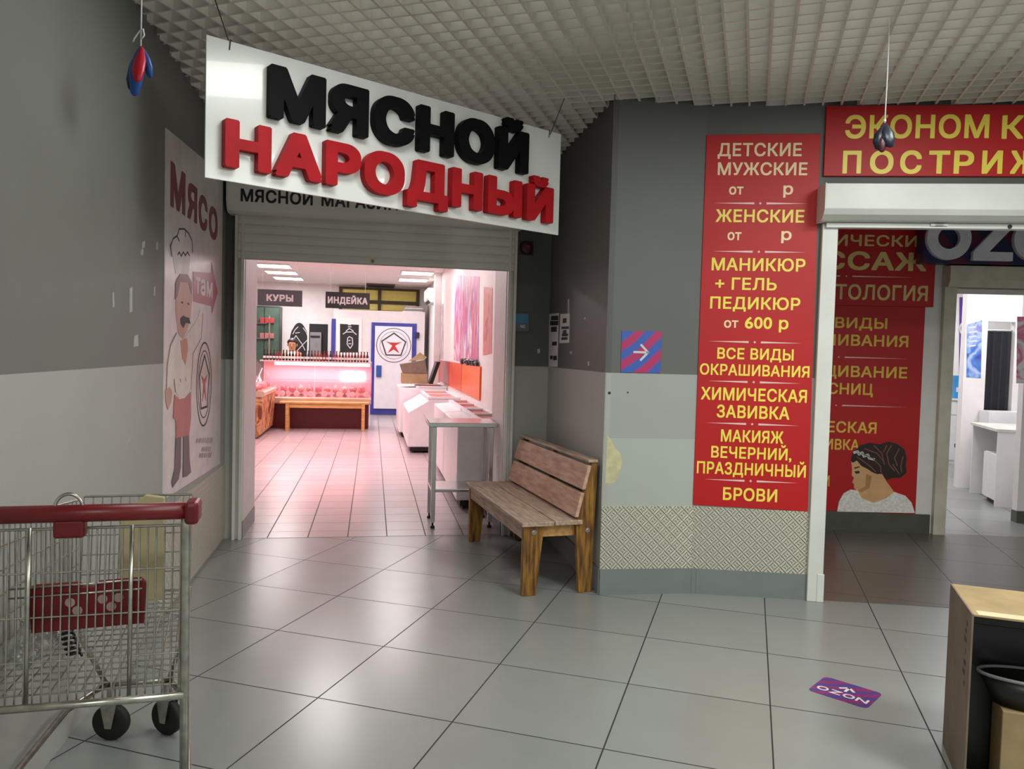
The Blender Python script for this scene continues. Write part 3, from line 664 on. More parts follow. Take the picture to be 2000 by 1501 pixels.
flat(W, lb, 'printed_neck_and_face', [z_([(335, 985), (345, 960), (400, 955), (470, 1050), (530, 1060), (560, 1110), (590, 1150), (610, 1180), (560, 1215), (480, 1245), (400, 1215), (375, 1170), (352, 1150), (352, 1125), (340, 1115), (352, 1085), (338, 1070), (340, 1030)])], mat('print_skin', 'e3b27c', .4), VL, 'printed face and neck of a woman in profile')
flat(W, lb, 'printed_shadow', [z_([(430, 1060), (465, 1075), (450, 1150), (400, 1178), (375, 1165), (425, 1140)])], mat('print_skin_dark', 'c18c55', .4), V2)
flat(W, lb, 'printed_hair', [z_([(332, 975), (345, 925), (390, 880), (450, 862), (520, 872), (570, 855), (630, 870), (675, 905), (688, 960), (682, 1010), (690, 1050), (650, 1085), (600, 1085), (560, 1100), (535, 1060), (500, 1062), (470, 1050), (440, 1030), (400, 1010), (370, 975), (345, 990)])], mat('print_hair', '2c1712', .4), V2, 'printed dark updo')
flat(W, lb, 'printed_hair_shine', [], mat('print_hair_shine', '8a5a4a', .4), V3, strokes=[z_([(400, 930), (470, 960), (520, 1010), (525, 1050)]), z_([(480, 880), (530, 930), (545, 1000)]), z_([(590, 880), (560, 930), (575, 1000), (610, 1040)]), z_([(640, 900), (610, 960), (630, 1010)]), z_([(665, 950), (650, 1010), (655, 1050)]), z_([(420, 900), (500, 930), (540, 980)]), z_([(560, 880), (540, 920)]), z_([(600, 1000), (640, 1060)]), z_([(370, 950), (440, 1000), (490, 1045)])], w=.008)
flat(W, lb, 'printed_hair_ornament', [], m_paper, V3, strokes=[z_([(352, 925), (375, 918), (385, 935), (405, 925), (415, 948), (440, 940), (450, 960), (480, 968)])], w=.022)
flat(W, lb, 'printed_lace_dress', [z_([(245, 1300), (255, 1240), (285, 1185), (330, 1160), (375, 1165), (400, 1215), (480, 1245), (560, 1215), (610, 1175), (680, 1200), (720, 1245), (740, 1310)])], mat('print_lace', 'f6f2ec', .5, scale=45, var=.10), V2, 'printed white lace top')
flat(W, lb, 'printed_features', [z_([(355, 1045), (385, 1040), (390, 1055), (365, 1060)]), z_([(352, 1020), (385, 1012), (390, 1018), (355, 1028)])], m_ink, V2)
# hanging dark sign with pale letters
oz = thing('shop_sign', 'dark blue sign with big pale letters over the inner doorway', 'sign', W, (1.7, -.15, 2.30))
_zb = W.hit(1900, 515, -.18)[1]; _x0 = W.hit(1803, 480, -.18)[0]
MB(W).box(_x0, 2.9, -.18, -.06, _zb, 2.86).build('sign_board', wavemat('navy_magenta_print', '1b2350', '571338', 1.3, (0, R_(40), 0), 3), oz, bevel=.004)
b = MB(W); _a = W.hit(1811, 460, -.22)[0]; _e = W.hit(1898, 460, -.22)[0]; _z0 = W.hit(1850, 507, -.22)[1]
_k = (_e - _a)
c_ = (_a + _k / 2, _z0 + _k / 2); b.ring(c_, _k * .25, _k * .5, -.22, -.18, n=36); b.build('letter', mat('pale_letter', 'e0e0ea', .4), oz)
b = MB(W); _a2 = W.hit(1903, 460, -.22)[0]; _w2 = W.hit(1979, 490, -.22)[0] - _a2; s_ = _k * .2
b.xz([(_a2, _z0), (_a2 + _w2, _z0), (_a2 + _w2, _z0 + s_), (_a2 + .4 * _w2, _z0 + s_), (_a2 + _w2, _z0 + _k - s_), (_a2 + _w2, _z0 + _k), (_a2, _z0 + _k), (_a2, _z0 + _k - s_), (_a2 + .6 * _w2, _z0 + _k - s_), (_a2, _z0 + s_)], -.22, -.18); b.build('letter', mat('pale_letter', 'e0e0ea', .4), oz)
b = MB(W); _a3 = W.hit(1981, 470, -.22)[0]; b.ring((_a3 + _k / 2, c_[1]), _k * .25, _k * .5, -.22, -.18, n=36); b.build('letter', mat('pale_letter', 'e0e0ea', .4), oz)
b = MB(W); _a4 = _a3 + _k * 1.1; b.box(_a4, _a4 + s_, -.22, -.18, _z0, _z0 + _k).box(_a4 + _k * .65, _a4 + _k * .65 + s_, -.22, -.18, _z0, _z0 + _k).xz([(_a4, _z0 + _k), (_a4 + s_, _z0 + _k), (_a4 + _k * .65 + s_, _z0), (_a4 + _k * .65, _z0)], -.219, -.181); b.build('letter', mat('pale_letter', 'e0e0ea', .4), oz)
# second white shutter
s2 = thing('roller_shutter', 'raised cream shutter around the inner doorway under the dark sign', 'shutter', W, (1.9, 0, 0))
_p0 = W.hit(1833, 800, -.04)[0]; _p1 = W.hit(1850, 800, -.04)[0]
MB(W).box(_p0, _p1 + .03, -.05, -.001, 0, 2.28).build('guide_rail', mat('cream_metal', 'cfc9b9', .4), s2, bevel=.004)
_b0 = W.hit(1856, 545, -.14)[0]; _bz = W.hit(1920, 560, -.14)[1]
prof = [(-.001, 2.275), (-.14, 2.275), (-.14, _bz + .05), (-.11, _bz), (-.001, _bz)]
MB(W).yz(prof, _b0, 2.9).build('shutter_box', mat('cream_metal', 'cfc9b9', .4), s2, bevel=.004)
MB(W).box(_p1, 2.9, -.04, -.005, _bz - .05, _bz - .012).build('bottom_bar', m_gmetal, s2)

# ================================================================== WOODEN BENCH
RB = RW.sub(0, -.172, 6.5)
bn = thing('bench', 'worn wooden bench with slatted back against the return wall', 'bench', RB, (.84, -.25, 0))
def bw(name, mb, m, bev=.004): return mb.build(name, m, bn, bevel=bev)
BX0, BX1 = .13, 1.52
bw('seat_plank', MB(RB).box(BX0 - .03, BX1 + .03, -.505, -.30, .425, .452), m_wood)
bw('seat_plank', MB(RB).box(BX0 - .02, BX1 + .02, -.292, -.115, .425, .452), m_wood)
bw('apron', MB(RB).box(BX0 + .04, BX1 - .04, -.48, -.455, .335, .424), m_wood)
bw('apron', MB(RB).box(BX0 + .04, BX1 - .04, -.13, -.105, .345, .424), m_woodd)
for x0, x1 in ((BX0 + .041, BX0 + .065), (BX1 - .065, BX1 - .041)):
    bw('side_rail', MB(RB).box(x0, x1, -.45, -.07, .345, .424), m_woodl)
for x0, x1 in ((BX0, BX0 + .04), (BX1 - .04, BX1)):
    bw('leg', MB(RB).yz([(-.485, 0), (-.395, 0), (-.355, .424), (-.485, .424)], x0, x1), m_woodd)
    bw('leg', MB(RB).yz([(-.12, 0), (-.035, 0), (-.03, .42), (-.018, .80), (-.058, .80), (-.15, .424)], x0, x1), m_woodd)
    for y in (-.42, -.075):
        b = MB(RB); xx = x1 if x0 > .8 else x0; sg_ = 1 if x0 > .8 else -1
        b.lathe([(.016, xx), (.016, xx + .003 * sg_), (.008, xx + .003 * sg_), (.008, xx + .008 * sg_)], (0, y, .385), n=12, axis='x'); bw('bolt', b, m_steel, 0)
bw('back_brace', MB(RB).yz([(-.105, .36), (-.07, .36), (-.04, .80), (-.075, .80)], .82, .865), m_woodd)
def slat(z0, z1, name='back_slat'):
    f = lambda z: -.150 + (z - .424) * (.092 / .376)
    bw(name, MB(RB).yz([(f(z0) - .025, z0), (f(z0) - .001, z0), (f(z1) - .001, z1), (f(z1) - .025, z1)], BX0 - .02, BX1 + .01), m_woodb)
slat(.468, .615); slat(.636, .782)
bw('top_rail', MB(RB).box(BX0 - .02, BX1 + .01, -.085, -.022, .80, .818), m_wood)

# ================================================================== STEEL TABLE in the doorway
tb = thing('steel_table', 'stainless steel prep table standing just inside the butcher doorway', 'table', S, (1.73, .45, 0))
TX0, TX1, TY0, TY1, TZ = 1.475, 2.035, .20, .66, .872
b = MB(S); b.box(TX0, TX1, TY0, TY1, TZ - .035, TZ)
b.build('table_top', m_steel, tb, bevel=.004)
b = MB(S); b.xz([(TX0 + .004, TZ), (TX0 - .018, TZ + .035), (TX0 - .022, TZ + .033), (TX0 - .002, TZ - .02), (TX0 + .004, TZ - .02)], TY0, TY1); b.build('raised_edge', m_steel, tb)
for x in (TX0 + .03, TX1 - .06):
    for y in (TY0 + .025, TY1 - .05):
        b = MB(S); b.box(x, x + .034, y, y + .034, .05, TZ - .036); lg = b.build('leg', m_steel, tb, bevel=.003)
        b = MB(S); b.lathe([(.018, .002), (.018, .02), (.008, .024), (.008, .05)], (x + .017, y + .017, 0), n=10); b.build('levelling_foot', m_rubber, lg)
MB(S).box(TX0 + .03, TX1 - .03, TY0 + .03, TY1 - .02, .30, .325).build('lower_shelf', m_steel, tb, bevel=.003)

# ================================================================== SHOPPING CART
CF = FR(-1.142, 2.02, 15)     # origin under the middle of the handle; x along handle, y forward
ct = thing('shopping_cart', 'wire shopping cart with red handle by the left wall', 'cart', CF, (0, .4, 0))
HW = .285
b = MB(CF); b.tube([(-HW - .01, 0, 1.0), (HW + .01, 0, 1.0)], .023, 14); hd = b.build('handle_bar', m_dred, ct, smooth=True)
for sx_ in (-1, 1):
    b = MB(CF); b.box(sx_ * HW - .018, sx_ * HW + .018, -.028, .06, .965, 1.026); b.build('handle_end', m_dred, ct, bevel=.01)
b = MB(CF); b.box(-.055, .02, -.012, .03, .935, .985); lk = b.build('coin_lock', m_dred, ct, bevel=.008)
b = MB(CF); b.tube([(-.055 + .036 + .034 * math.cos(t), 0, 1.012 + .04 * math.sin(t)) for t in [math.pi * k / 14 for k in range(15)]], .0045, 8); b.build('key_loop', m_chrome, lk, smooth=True)
# basket panels
RZ0, RZ1, FZ0, FZ1 = .50, .955, .56, .90      # rear bottom/top, front bottom/top
RX, FX, FY = .27, .18, .74
def wires(name, fn, nu, nv, r=.0024, rr=.0045, rim=True):
    """a wire panel spanned by fn(u,v); nu uprights, nv horizontals"""
    b = MB(CF)
    for i in range(nu + 1): u = i / nu; b.tube([fn(u, 0), fn(u, .5), fn(u, 1)], r, 5, cap=False)
    for j in range(nv + 1):
        v = j / nv; b.tube([fn(0, v), fn(.5, v), fn(1, v)], rr if rim and j in (0, nv) else r, 6, cap=False)
    return b.build(name, m_chrome, ct, smooth=True)
lerp = lambda a, c, t: a + (c - a) * t
wires('basket_side', lambda u, v: (-lerp(RX, FX, u), lerp(.03, FY, u), lerp(lerp(RZ0, FZ0, u), lerp(RZ1, FZ1, u), v)), 22, 6)
wires('basket_side', lambda u, v: (lerp(RX, FX, u), lerp(.03, FY, u), lerp(lerp(RZ0, FZ0, u), lerp(RZ1, FZ1, u), v)), 22, 6)
wires('basket_front', lambda u, v: (lerp(-FX, FX, u), FY + .05 * v, lerp(FZ0, FZ1, v)), 12, 5)
wires('basket_floor', lambda u, v: (lerp(-1, 1, u) * lerp(RX, FX, v), lerp(.05, FY, v), lerp(RZ0, FZ0, v)), 14, 18, rim=False)
gt = wires('rear_gate', lambda u, v: (lerp(-RX + .01, RX - .02, u), lerp(.02, .05, v), lerp(RZ0 - .02, RZ1 - .005, v)), 24, 4, r=.0026)
b = MB(CF)
for x in (-.125, .125): b.tube([(x, .018, RZ0 - .02), (x, .03, .72), (x, .045, RZ1)], .006, 8)
b.build('gate_stay', m_chrome, gt, smooth=True)
# folded child seat
b = MB(CF); b.xz([(-.125, .665), (.155, .675), (.16, .79), (.148, .805), (.04, .80), (.035, .788), (0, .788), (-.005, .80), (-.12, .797), (-.135, .78)], .055, .068); cs = b.build('child_seat', m_dred, ct, bevel=.004)
b = MB(CF)
for x, z in ((-.03, .745), (-.012, .722), (.05, .75), (.072, .728), (.09, .752)): b.lathe([(.012, .054), (.013, .0545)], (x, 0, z), n=10, axis='y')
b.build('seat_print', mat('worn_print', 'a98f8c', .6), cs)
b = MB(CF)
for z in (.775, .80): b.tube([(-.18, .05, z - .01), (.15, .05, z)], .003, 6)
for x in (-.155, .135): b.tube([(x, .07, .70), (x, .2, .62)], .003, 6)
b.build('seat_wire', m_chrome, cs, smooth=True)
# frame
for sx_ in (-1, 1):
    b = MB(CF); x = sx_ * .268
    b.tube([(x, .0, 1.0), (x, .004, .95), (x, .01, .5), (x, .02, .14)], .0125, 10); b.build('rear_upright', m_chrome, ct, smooth=True)
    b = MB(CF); b.tube([(x, .02, .17), (x, .10, .145), (sx_ * .19, .62, .20), (sx_ * .11, .80, .205)], .011, 10); b.build('chassis_tube', m_chrome, ct, smooth=True)
b = MB(CF); b.tube([(-.268, -.005, .488), (.268, -.005, .488)], .0105, 10); b.build('cross_bar', m_chrome, ct, smooth=True)
b = MB(CF); b.tube([(-.11, .80, .205), (.11, .80, .205)], .010, 8); b.build('cross_bar', m_chrome, ct, smooth=True)
for sx_ in (-1, 1):
    b = MB(CF); b.tube([(sx_ * .105, .79, .21), (sx_ * .17, .73, .40), (sx_ * .18, .735, .57)], .009, 8); b.build('front_strut', m_chrome, ct, smooth=True)
def caster(x, y, rot, ztop):
    Fc = CF.sub(x, y, rot)
    b = MB(Fc); b.lathe([(.016, ztop), (.016, .15), (.03, .148), (.03, .135)], n=12)
    for s_ in (-1, 1): b.hexa([(s_ * .024 - .002, -.03, .135), (s_ * .024 + .002, -.03, .135), (s_ * .024 + .002, .03, .135), (s_ * .024 - .002, .03, .135)][::-1] and [(s_ * .024 - .002, -.012, .05), (s_ * .024 + .002, -.012, .05), (s_ * .024 + .002, .012, .05), (s_ * .024 - .002, .012, .05), (s_ * .024 - .002, -.03, .14), (s_ * .024 + .002, -.03, .14), (s_ * .024 + .002, .03, .14), (s_ * .024 - .002, .03, .14)])
    fk = b.build('caster_fork', m_chrome, ct)
    b = MB(Fc); b.lathe([(.03, -.014), (.06, -.016), (.066, -.010), (.066, .010), (.06, .016), (.03, .014)], (0, 0, .0665), n=26, axis='x'); wh = b.build('wheel', m_rubber, fk, smooth=True)
    b = MB(Fc); b.lathe([(.034, -.0165), (.03, -.0185), (.012, -.021), (.012, .021), (.03, .0185), (.034, .0165)], (0, 0, .0665), n=20, axis='x')
caster(.10, .80, 55, .2); caster(-.09, .80, 75, .2); caster(.268, .03, 8, .16); caster(-.268, .03, 8, .16)
# things left in the cart
b = MB(CF); b.xz([(-.02, .575), (.12, .575), (.12, .93), (.06, .94), (.01, .90), (-.02, .84)], .58, .60)
tag(b.build('cardboard_sheet', mat('beige_board', 'b9ab86', .7, var=.04), None, bevel=.004), 'beige board panel standing upright inside the shopping cart', 'board')
b = MB(CF); b.tube([(-.06 + .018 * math.cos(k * .9) - .0007 * k, .22 + .018 * math.sin(k * .9), .535 + .0022 * k) for k in range(70)], .004, 6)
tag(b.build('coiled_cord', m_black, None, smooth=True), 'black coiled cord standing in the shopping cart below the red seat', 'cord')
b = MB(CF)
for i, (x, y, z, r) in enumerate(((-.165, .20, .60, .07), (-.165, .28, .60, .06), (-.165, .34, .63, .05), (-.165, .15, .585, .045))): b.blob((x, y, z), (r * .8, r, r * .85), i, .35, 3)
tag(b.build('plastic_bag', m_clear, None), 'crumpled clear plastic bag in the left of the shopping cart', 'bag')

# ================================================================== CARDBOARD BOX (bottom right)
KF = FR(1.563, 2.55, -20)
bxh = .62
kb = thing('cardboard_box', 'open-fronted brown cardboard box at the right edge of the floor', 'box', KF, (.25, .2, 0))
t_ = .006; KW, KD = .46, .38
b = MB(KF); b.box(0, t_, 0, KD, 0, bxh); b.build('side_panel', m_cardd, kb)
b = MB(KF); b.box(KW - t_, KW, 0, KD, 0, bxh); b.build('side_panel', m_cardd, kb)
b = MB(KF); b.box(t_, KW - t_, KD - t_, KD, 0, bxh); b.build('back_panel', m_card, kb)
b = MB(KF); b.box(t_, KW - t_, 0, KD - t_, bxh - t_, bxh); b.build('top_panel', m_card, kb)
b = MB(KF); b.box(t_, KW - t_, 0, KD - t_, 0, t_); b.build('bottom_panel', m_cardd, kb)
b = MB(KF); b.box(.02, .20, .002, .05, bxh, bxh + .0012); b.build('tape_strip', mat('pale_tape', 'd8c9a4', .3), kb)
b = MB(KF)
for i, z in enumerate((.56, .53, .50, .46, .42, .385, .35)): b.box(-.0008, 0, .06 + .008 * (i % 2), .075 + .012 * ((i * 7) % 3), z, z + .018)
b.build('box_print', mat('faded_ink', '4a3a30', .7), kb)
# contents
t = thing('plastic_crate', 'tall black plastic crate pushed to the back of the open cardboard box', 'crate', KF, (.23, .27, t_))
b = MB(KF); b.box(.02, .44, .19, .20, t_, .56).box(.02, .44, .355, .365, t_, .56).box(.02, .03, .20, .355, t_, .56).box(.43, .44, .20, .355, t_, .56).box(.03, .43, .20, .355, t_, .02); b.build('crate_body', m_black, t)
b = MB(KF); b.box(.015, .445, .183, .20, .535, .562); b.build('crate_rim', m_black, t, bevel=.003)
t = thing('plastic_tub', 'black plastic tub with a grey rim resting on the small carton in the box', 'tub', KF, (.25, .10, .30))
b = MB(KF); b.lathe([(.055, .302), (.072, .40), (.068, .40), (.05, .31)], (0, 0, 0), n=28)
for v in b.bm.verts: v.co = Vector((.235 + v.co.x * 2.6, .098 + v.co.y * 1.1, v.co.z))
b.build('tub_wall', m_black, t, smooth=True)
b = MB(KF); b.tube([(.235 + .19 * math.cos(a), .098 + .080 * math.sin(a), .402) for a in [2 * math.pi * k / 36 for k in range(36)]], .006, 8, closed=True); b.build('tub_rim', mat('grey_rim', '77787a', .35), t, smooth=True)
b = MB(KF); b.box(.11, .43, .03, .17, t_, .298); tag(b.build('carton', m_card, None, bevel=.003), 'small brown carton under the black tub in the open box', 'carton')

# ================================================================== HANGING DEFLATED BALLOONS
def balloons(name, label, px, ptop, pbot, y, cols, tail):
    d = G0.ray(px, ptop); P = CC + d * (y / d[1]); zt = P[2]; d2 = G0.ray(px, pbot); zb = (CC + d2 * (y / d2[1]))[2]
    F_ = FR(P[0], P[1], 0); t = thing(name, label, 'balloons', F_, (0, 0, zb)); h = zt - zb
    b = MB(F_); b.tube([(0, 0, zt - .02), (.002, 0, (zt + CZ) / 2), (0, 0, CZ + .03)], .0028, 6); st = b.build('string', m_paper, t, smooth=True)
    b = MB(F_)
    if tail: b.tube([(0, 0, zt + .02), (.012, 0, zt + .035), (.01, -.004, zt + .055), (-.004, 0, zt + .05), (-.025, .004, zt + .025), (-.03, .004, zt + .012)], .003, 6)
    else: b.lathe([(.006, zt), (.006, zt + .01)], n=8)
    b.build('string_knot', m_paper, st, smooth=True)
    for i, (c, x, y_, z, rx, rz) in enumerate(cols):
        b = MB(F_); prof = [(.004, zt - .005), (.010, zt - .1 * h), (rx, zt - h * z * .5), (rx * 1.05, zt - h * z * .8), (rx * .6, zt - h * rz * .95), (.004, zt - h * rz)]
        b.lathe(prof, (0, 0, 0), n=9)
        for v in b.bm.verts:
            k = (zt - v.co.z) / h; v.co.x += x * k + .004 * math.sin(30 * v.co.z + i); v.co.y = v.co.y * .6 + y_ * k
        b.build('balloon', c, t, smooth=True)
bl_, rd_, nv_ = mat('blue_latex', '1f4f9a', .35), mat('red_latex', 'b5152c', .35), mat('navy_latex', '14202f', .35)
balloons('balloon_cluster', 'deflated blue and red balloons hanging on a white string by the left wall', 275, 88, 190, 2.8, [(bl_, -.025, 0, .75, .026, .98), (nv_, -.05, .02, .8, .022, .85), (rd_, .02, -.06, .7, .022, .80), (bl_, .05, .02, .5, .016, .6)], True)
balloons('balloon_cluster', 'deflated dark balloons hanging in front of the red and yellow sign', 1728, 238, 300, 3.5, [(nv_, -.02, 0, .8, .032, .9), (nv_, .025, -.03, .7, .03, .85), (mat('maroon_latex', '4a101c', .35), -.012, -.02, .8, .022, 1.0)], False)

# ================================================================== FLOOR STICKER
q = [G0.fl(*p) for p in ((1610, 1320), (1726, 1353), (1693, 1384), (1577, 1347))]
_a = np.array(q[3]); _b_ = np.array(q[2]); _c = np.array(q[0]); _ang = math.degrees(math.atan2(*(_b_ - _a)[::-1]))
FS = FR(_a[0], _a[1], _ang); SW = float(np.linalg.norm(_b_ - _a)); SH = float(np.linalg.norm(_c - _a))
fs = thing('floor_sticker', 'small purple floor sticker with arrow and white letters on the grey tiles', 'sticker', FS, (SW / 2, SH / 2, 0))
def rrect(w, h, r, n=5):
    o = []
    for cx, cy, a0 in ((w - r, h - r, 0), (r, h - r, 90), (r, r, 180), (w - r, r, 270)):
        o += [(cx + r * math.cos(R_(a0 + 90 * k / n)), cy + r * math.sin(R_(a0 + 90 * k / n))) for k in range(n + 1)]
    return o
MB(FS).xy(rrect(SW, SH, .025), .0004, .0016).build('sticker_sheet', wavemat('violet_magenta_print', '4b3f86', '8a2f6b', 5, (0, 0, R_(50)), 3), fs)
class FlatF(FR): pass
b = MB(FS); n0 = MB(FS)
for i, ch in enumerate('OZON'):
    b = MB(FS); addtext(b, ch, .018 + i * .056, .018 + i * .056 + .049, .045, .09, 0, bold=.02, thick=.0005)
    for v in b.bm.verts: v.co = Vector((v.co.x, v.co.z, .0017 - v.co.y))
    b.build('letter_print', m_paper, fs)
n0.bm.free()
b = MB(FS); b.line([(SW / 2 - .03, .125), (SW / 2, .155), (SW / 2 + .03, .125)], .012, 0, .0005).line([(SW / 2, .105), (SW / 2, .155)], .012, 0, .0005)
for v in b.bm.verts: v.co = Vector((v.co.x, v.co.z, .0017 + v.co.y))
b.build('arrow_print', m_paper, fs)

# ================================================================== INSIDE THE BUTCHER SHOP
m_pink = mat('pink_lit_panel', 'f0b7be', .5, var=.02)
m_meat = mat('raw_meat', 'c6434c', .4, scale=30, col2='e59a97')
m_meatp = mat('pale_poultry', 'e9b9ae', .45, scale=25, col2='d98a80')
m_fwhite = mat('freezer_white', 'ebe8ea', .35, var=.02)
m_fgrey = mat('freezer_grey', 'b9b4b6', .4, var=.02)
m_dark = mat('dark_recess', '17171a', .6)
# ceiling panels
for i, (u, v) in enumerate(((-.75, 8.3), (-.75, 9.5), (-.75, 10.75), (1.80, 8.45), (1.80, 9.9), (.55, 3.2), (-1.6, 5.0), (1.4, 5.6))):
    t = thing('ceiling_light', ('square ceiling light nearest the door in the left row of three', 'middle square ceiling light of the left row of three', 'farthest square ceiling light of the left row of three', 'nearer square ceiling light of the right pair', 'farther square ceiling light of the right pair', 'square ceiling light just inside the doorway', 'square ceiling light over the left counter', 'square ceiling light over the freezers')[i], 'light', S, (u, v, 2.86), 'square lights in the shop ceiling')
    b = MB(S); b.box(u - .30, u + .30, v - .30, v - .28, 2.875, 2.9).box(u - .30, u + .30, v + .28, v + .30, 2.875, 2.9).box(u - .30, u - .28, v - .28, v + .28, 2.875, 2.9).box(u + .28, u + .30, v - .28, v + .28, 2.875, 2.9)
    b.build('frame', m_white, t)
    MB(S).box(u - .28, u + .28, v - .28, v + .28, 2.88, 2.895).build('diffuser', m_emit, t)
    p = S.w(u - (.45 if i in (3, 4) else 0), v, 2.865); area('shop_lamp', tuple(p), .56, 12 if i in (3, 4) else 34 if i == 5 else 26, (1.0, .965, .96), (0, 0, R_(10.3)))
t = thing('ceiling_vent', 'dark rectangular vent in the shop ceiling by the yellow panels', 'vent', S, (1.05, 10.9, 2.86))
_v0 = S.fl(716, 556, 2.88); _v1 = S.fl(770, 561, 2.88)
b = MB(S); b.box(_v0[0], _v1[0], 11.3, 11.9, 2.862, 2.8995); b.build('vent_body', mat('vent_dark', '4a3b3e', .5), t)
b = MB(S)
for k in range(5): b.box(_v0[0] + .02, _v1[0] - .02, 11.36 + .11 * k, 11.40 + .11 * k, 2.855, 2.862)
b.build('vent_slat', m_dark, t)

for v in (3.6, 6.2): p = S.w(.35, v, 2.86); area('pink_fill', tuple(p), .25, 26, (1.0, .42, .50), (0, 0, R_(10.3)), spread=95)  # unseen pink fill lights added to tint the shop floor
# ---- front display counter with meat
CV0, CV1, CU0, CU1 = 8.05, 8.80, -.95, 1.0
dc = thing('display_counter', 'glass-fronted meat counter facing the doorway with bottles along its top', 'counter', S, (0, 8.4, 0))
MB(S).box(CU0 + .05, CU1 - .04, 8.20, CV1, .0, .44).build('base_panel', mat('maroon_base', '6b0f18', .35, var=.05), dc)
MB(S).yz([(CV0, .45), (CV0 - .02, .47), (CV0 - .02, .55), (CV0, .57), (CV1, .60), (CV1, .44)], CU0, CU1).build('bumper_rail', mat('beige_rail', 'c8a98f', .4), dc)
MB(S).yz([(CV0 + .03, .572), (8.70, .66), (8.70, .60), (CV0 + .03, .571)], CU0 + .02, CU1 - .02).build('display_deck', m_steel, dc)
MB(S).yz([(8.70, .60), (8.72, .60), (8.72, 1.19), (8.70, 1.19)], CU0, CU1).build('back_panel', m_pink, dc)
MB(S).box(CU0, CU1, 8.18, 8.72, 1.19, 1.212).build('top_shelf', mat('counter_shelf', 'dccfcf', .3), dc)
MB(S).box(CU0 + .25, CU1 - .03, 8.19, 8.25, 1.13, 1.185).build('lamp_strip', mat('pinkish_tube', 'ffe4e2', .4, emit=5, var=0), dc)
MB(S).yz([(CV0 + .005, .575), (CV0 + .009, .575), (8.185, 1.188), (8.181, 1.188)], CU0, .0).build('front_glass', m_glass, dc)
MB(S).yz([(CV0 + .005, .575), (CV0 + .009, .575), (8.185, 1.188), (8.181, 1.188)], .01, CU1).build('front_glass', m_glass, dc)
MB(S).yz([(CV0, .57), (8.72, .6), (8.72, 1.19), (8.18, 1.19)], CU1 - .012, CU1).build('end_glass', m_glass, dc)
MB(S).box(CU0 + .05, CU1 - .03, 8.35, 8.65, .86, .868).build('glass_shelf', m_glass, dc)
p = S.w(.05, 8.4, 1.12); area('counter_lamp', tuple(p), 1.8, 24, (1.0, .66, .70), (0, 0, R_(10.3)), .1)
rnd = random.Random(3)
for i in range(11):
    b = MB(S); u = -.72 + .155 * i; b.blob((u, 8.36 + .05 * (i % 2), .70), (.066, .12, .07), i, .2)
    tag(b.build('meat_cut', m_meatp if i in (3, 7, 8) else m_meat, None, smooth=True), 'cut of raw meat lying on the deck of the front counter', 'meat', 'meat cuts in the front counter')
for i in range(8):
    b = MB(S); u = -.80 + .245 * i; b.lathe([(.044, .0), (.048, .006), (.048, .012), (.01, .013)], (0, 0, 0), n=18, axis='y')
    for v in b.bm.verts: v.co = Vector((v.co.x + u, v.co.y + 8.125 + v.co.z * .2, v.co.z + .625))
    tag(b.build('price_disc', mat('pale_disc', 'ecdadb', .4), None), 'round pale price disc behind the glass of the front counter', 'price disc', 'price discs in the front counter')
m_bottle = [mat('sauce_brown', '3a0f10', .25), mat('sauce_red', '8d1c1c', .25), mat('sauce_dark', '1c1210', .25)]
m_lab = mat('bottle_label', 'f0e4de', .5)
protos = {}
for i in range(34):
    u = -.88 + .0545 * i; k = (2, 0, 1)[(i // 2) % 3] if i < 18 else (1, 0, 1, 1)[i % 4]
    if k not in protos:
        b = MB(S); b.lathe([(.021, 1.2125), (.022, 1.22), (.022, 1.315), (.010, 1.35), (.009, 1.385)], (u, 8.24, 0), n=10); o = b.build('bottle', m_bottle[k], None, smooth=True)
        b = MB(S); b.lathe([(.0225, 1.245), (.0225, 1.285)], (u, 8.24, 0), n=10); b.build('bottle_label', m_lab, o, smooth=True)
        b = MB(S); b.lathe([(.0105, 1.375), (.0105, 1.40)], (u, 8.24, 0), n=8); b.build('bottle_cap', m_black if k != 1 else m_dred, o)
        tag(o, 'small sauce bottle in the row along the top of the front counter', 'bottle', 'sauce bottles on the counter top'); protos[k] = o
    else:
        P = S.w(u, 8.24 + rnd.uniform(-.01, .015), 1.2125); o = dup(protos[k], Matrix.Translation(Vector(P)) @ Matrix.Rotation(R_(10.3), 4, 'Z'))
# bench before it
wb = thing('low_bench', 'long pale pine bench before the dark red counter base', 'bench', S, (.2, 7.9, 0))
MB(S).box(-.56, .97, 7.76, 8.0, .475, .505).build('seat_board', m_woodl, wb, bevel=.004)
MB(S).box(-.45, .88, 7.79, 7.81, .40, .474).build('apron', m_woodl, wb)
for u in (-.455, .84):
    for v in (7.765, 7.93): MB(S).box(u, u + .055, v, v + .045, 0.002, .475).build('leg', m_woodl, wb)
# ---- left counter along the aisle
lc = thing('display_counter', 'meat counter running along the left side with a printed wooden front', 'counter', S, (-1.2, 7.2, 0))
LV0, LV1 = 6.45, 8.0
MB(S).xz([(-.74, .03), (-.69, .08), (-.655, .66), (-1.55, .66), (-1.55, .03)], LV0, LV1).build('base_panel', artmat('printed_timber', ['2a1611', '8a4a2a', 'd9a070', '4a2418'], 7, .3, .5, (1, 1, .6)), lc)
MB(S).xz([(-.66, .66), (-.635, .68), (-.635, .73), (-.66, .75), (-1.55, .75), (-1.55, .66)], LV0, LV1).build('bumper_rail', mat('beige_rail', 'c8a98f', .4), lc)
MB(S).xz([(-.665, .752), (-.66, .752), (-.99, 1.24), (-.995, 1.24)], LV0, LV1).build('front_glass', m_glass, lc)
MB(S).box(-1.5, -.985, LV0, LV1, 1.24, 1.262).build('top_shelf', mat('counter_shelf', 'dccfcf', .3), lc)
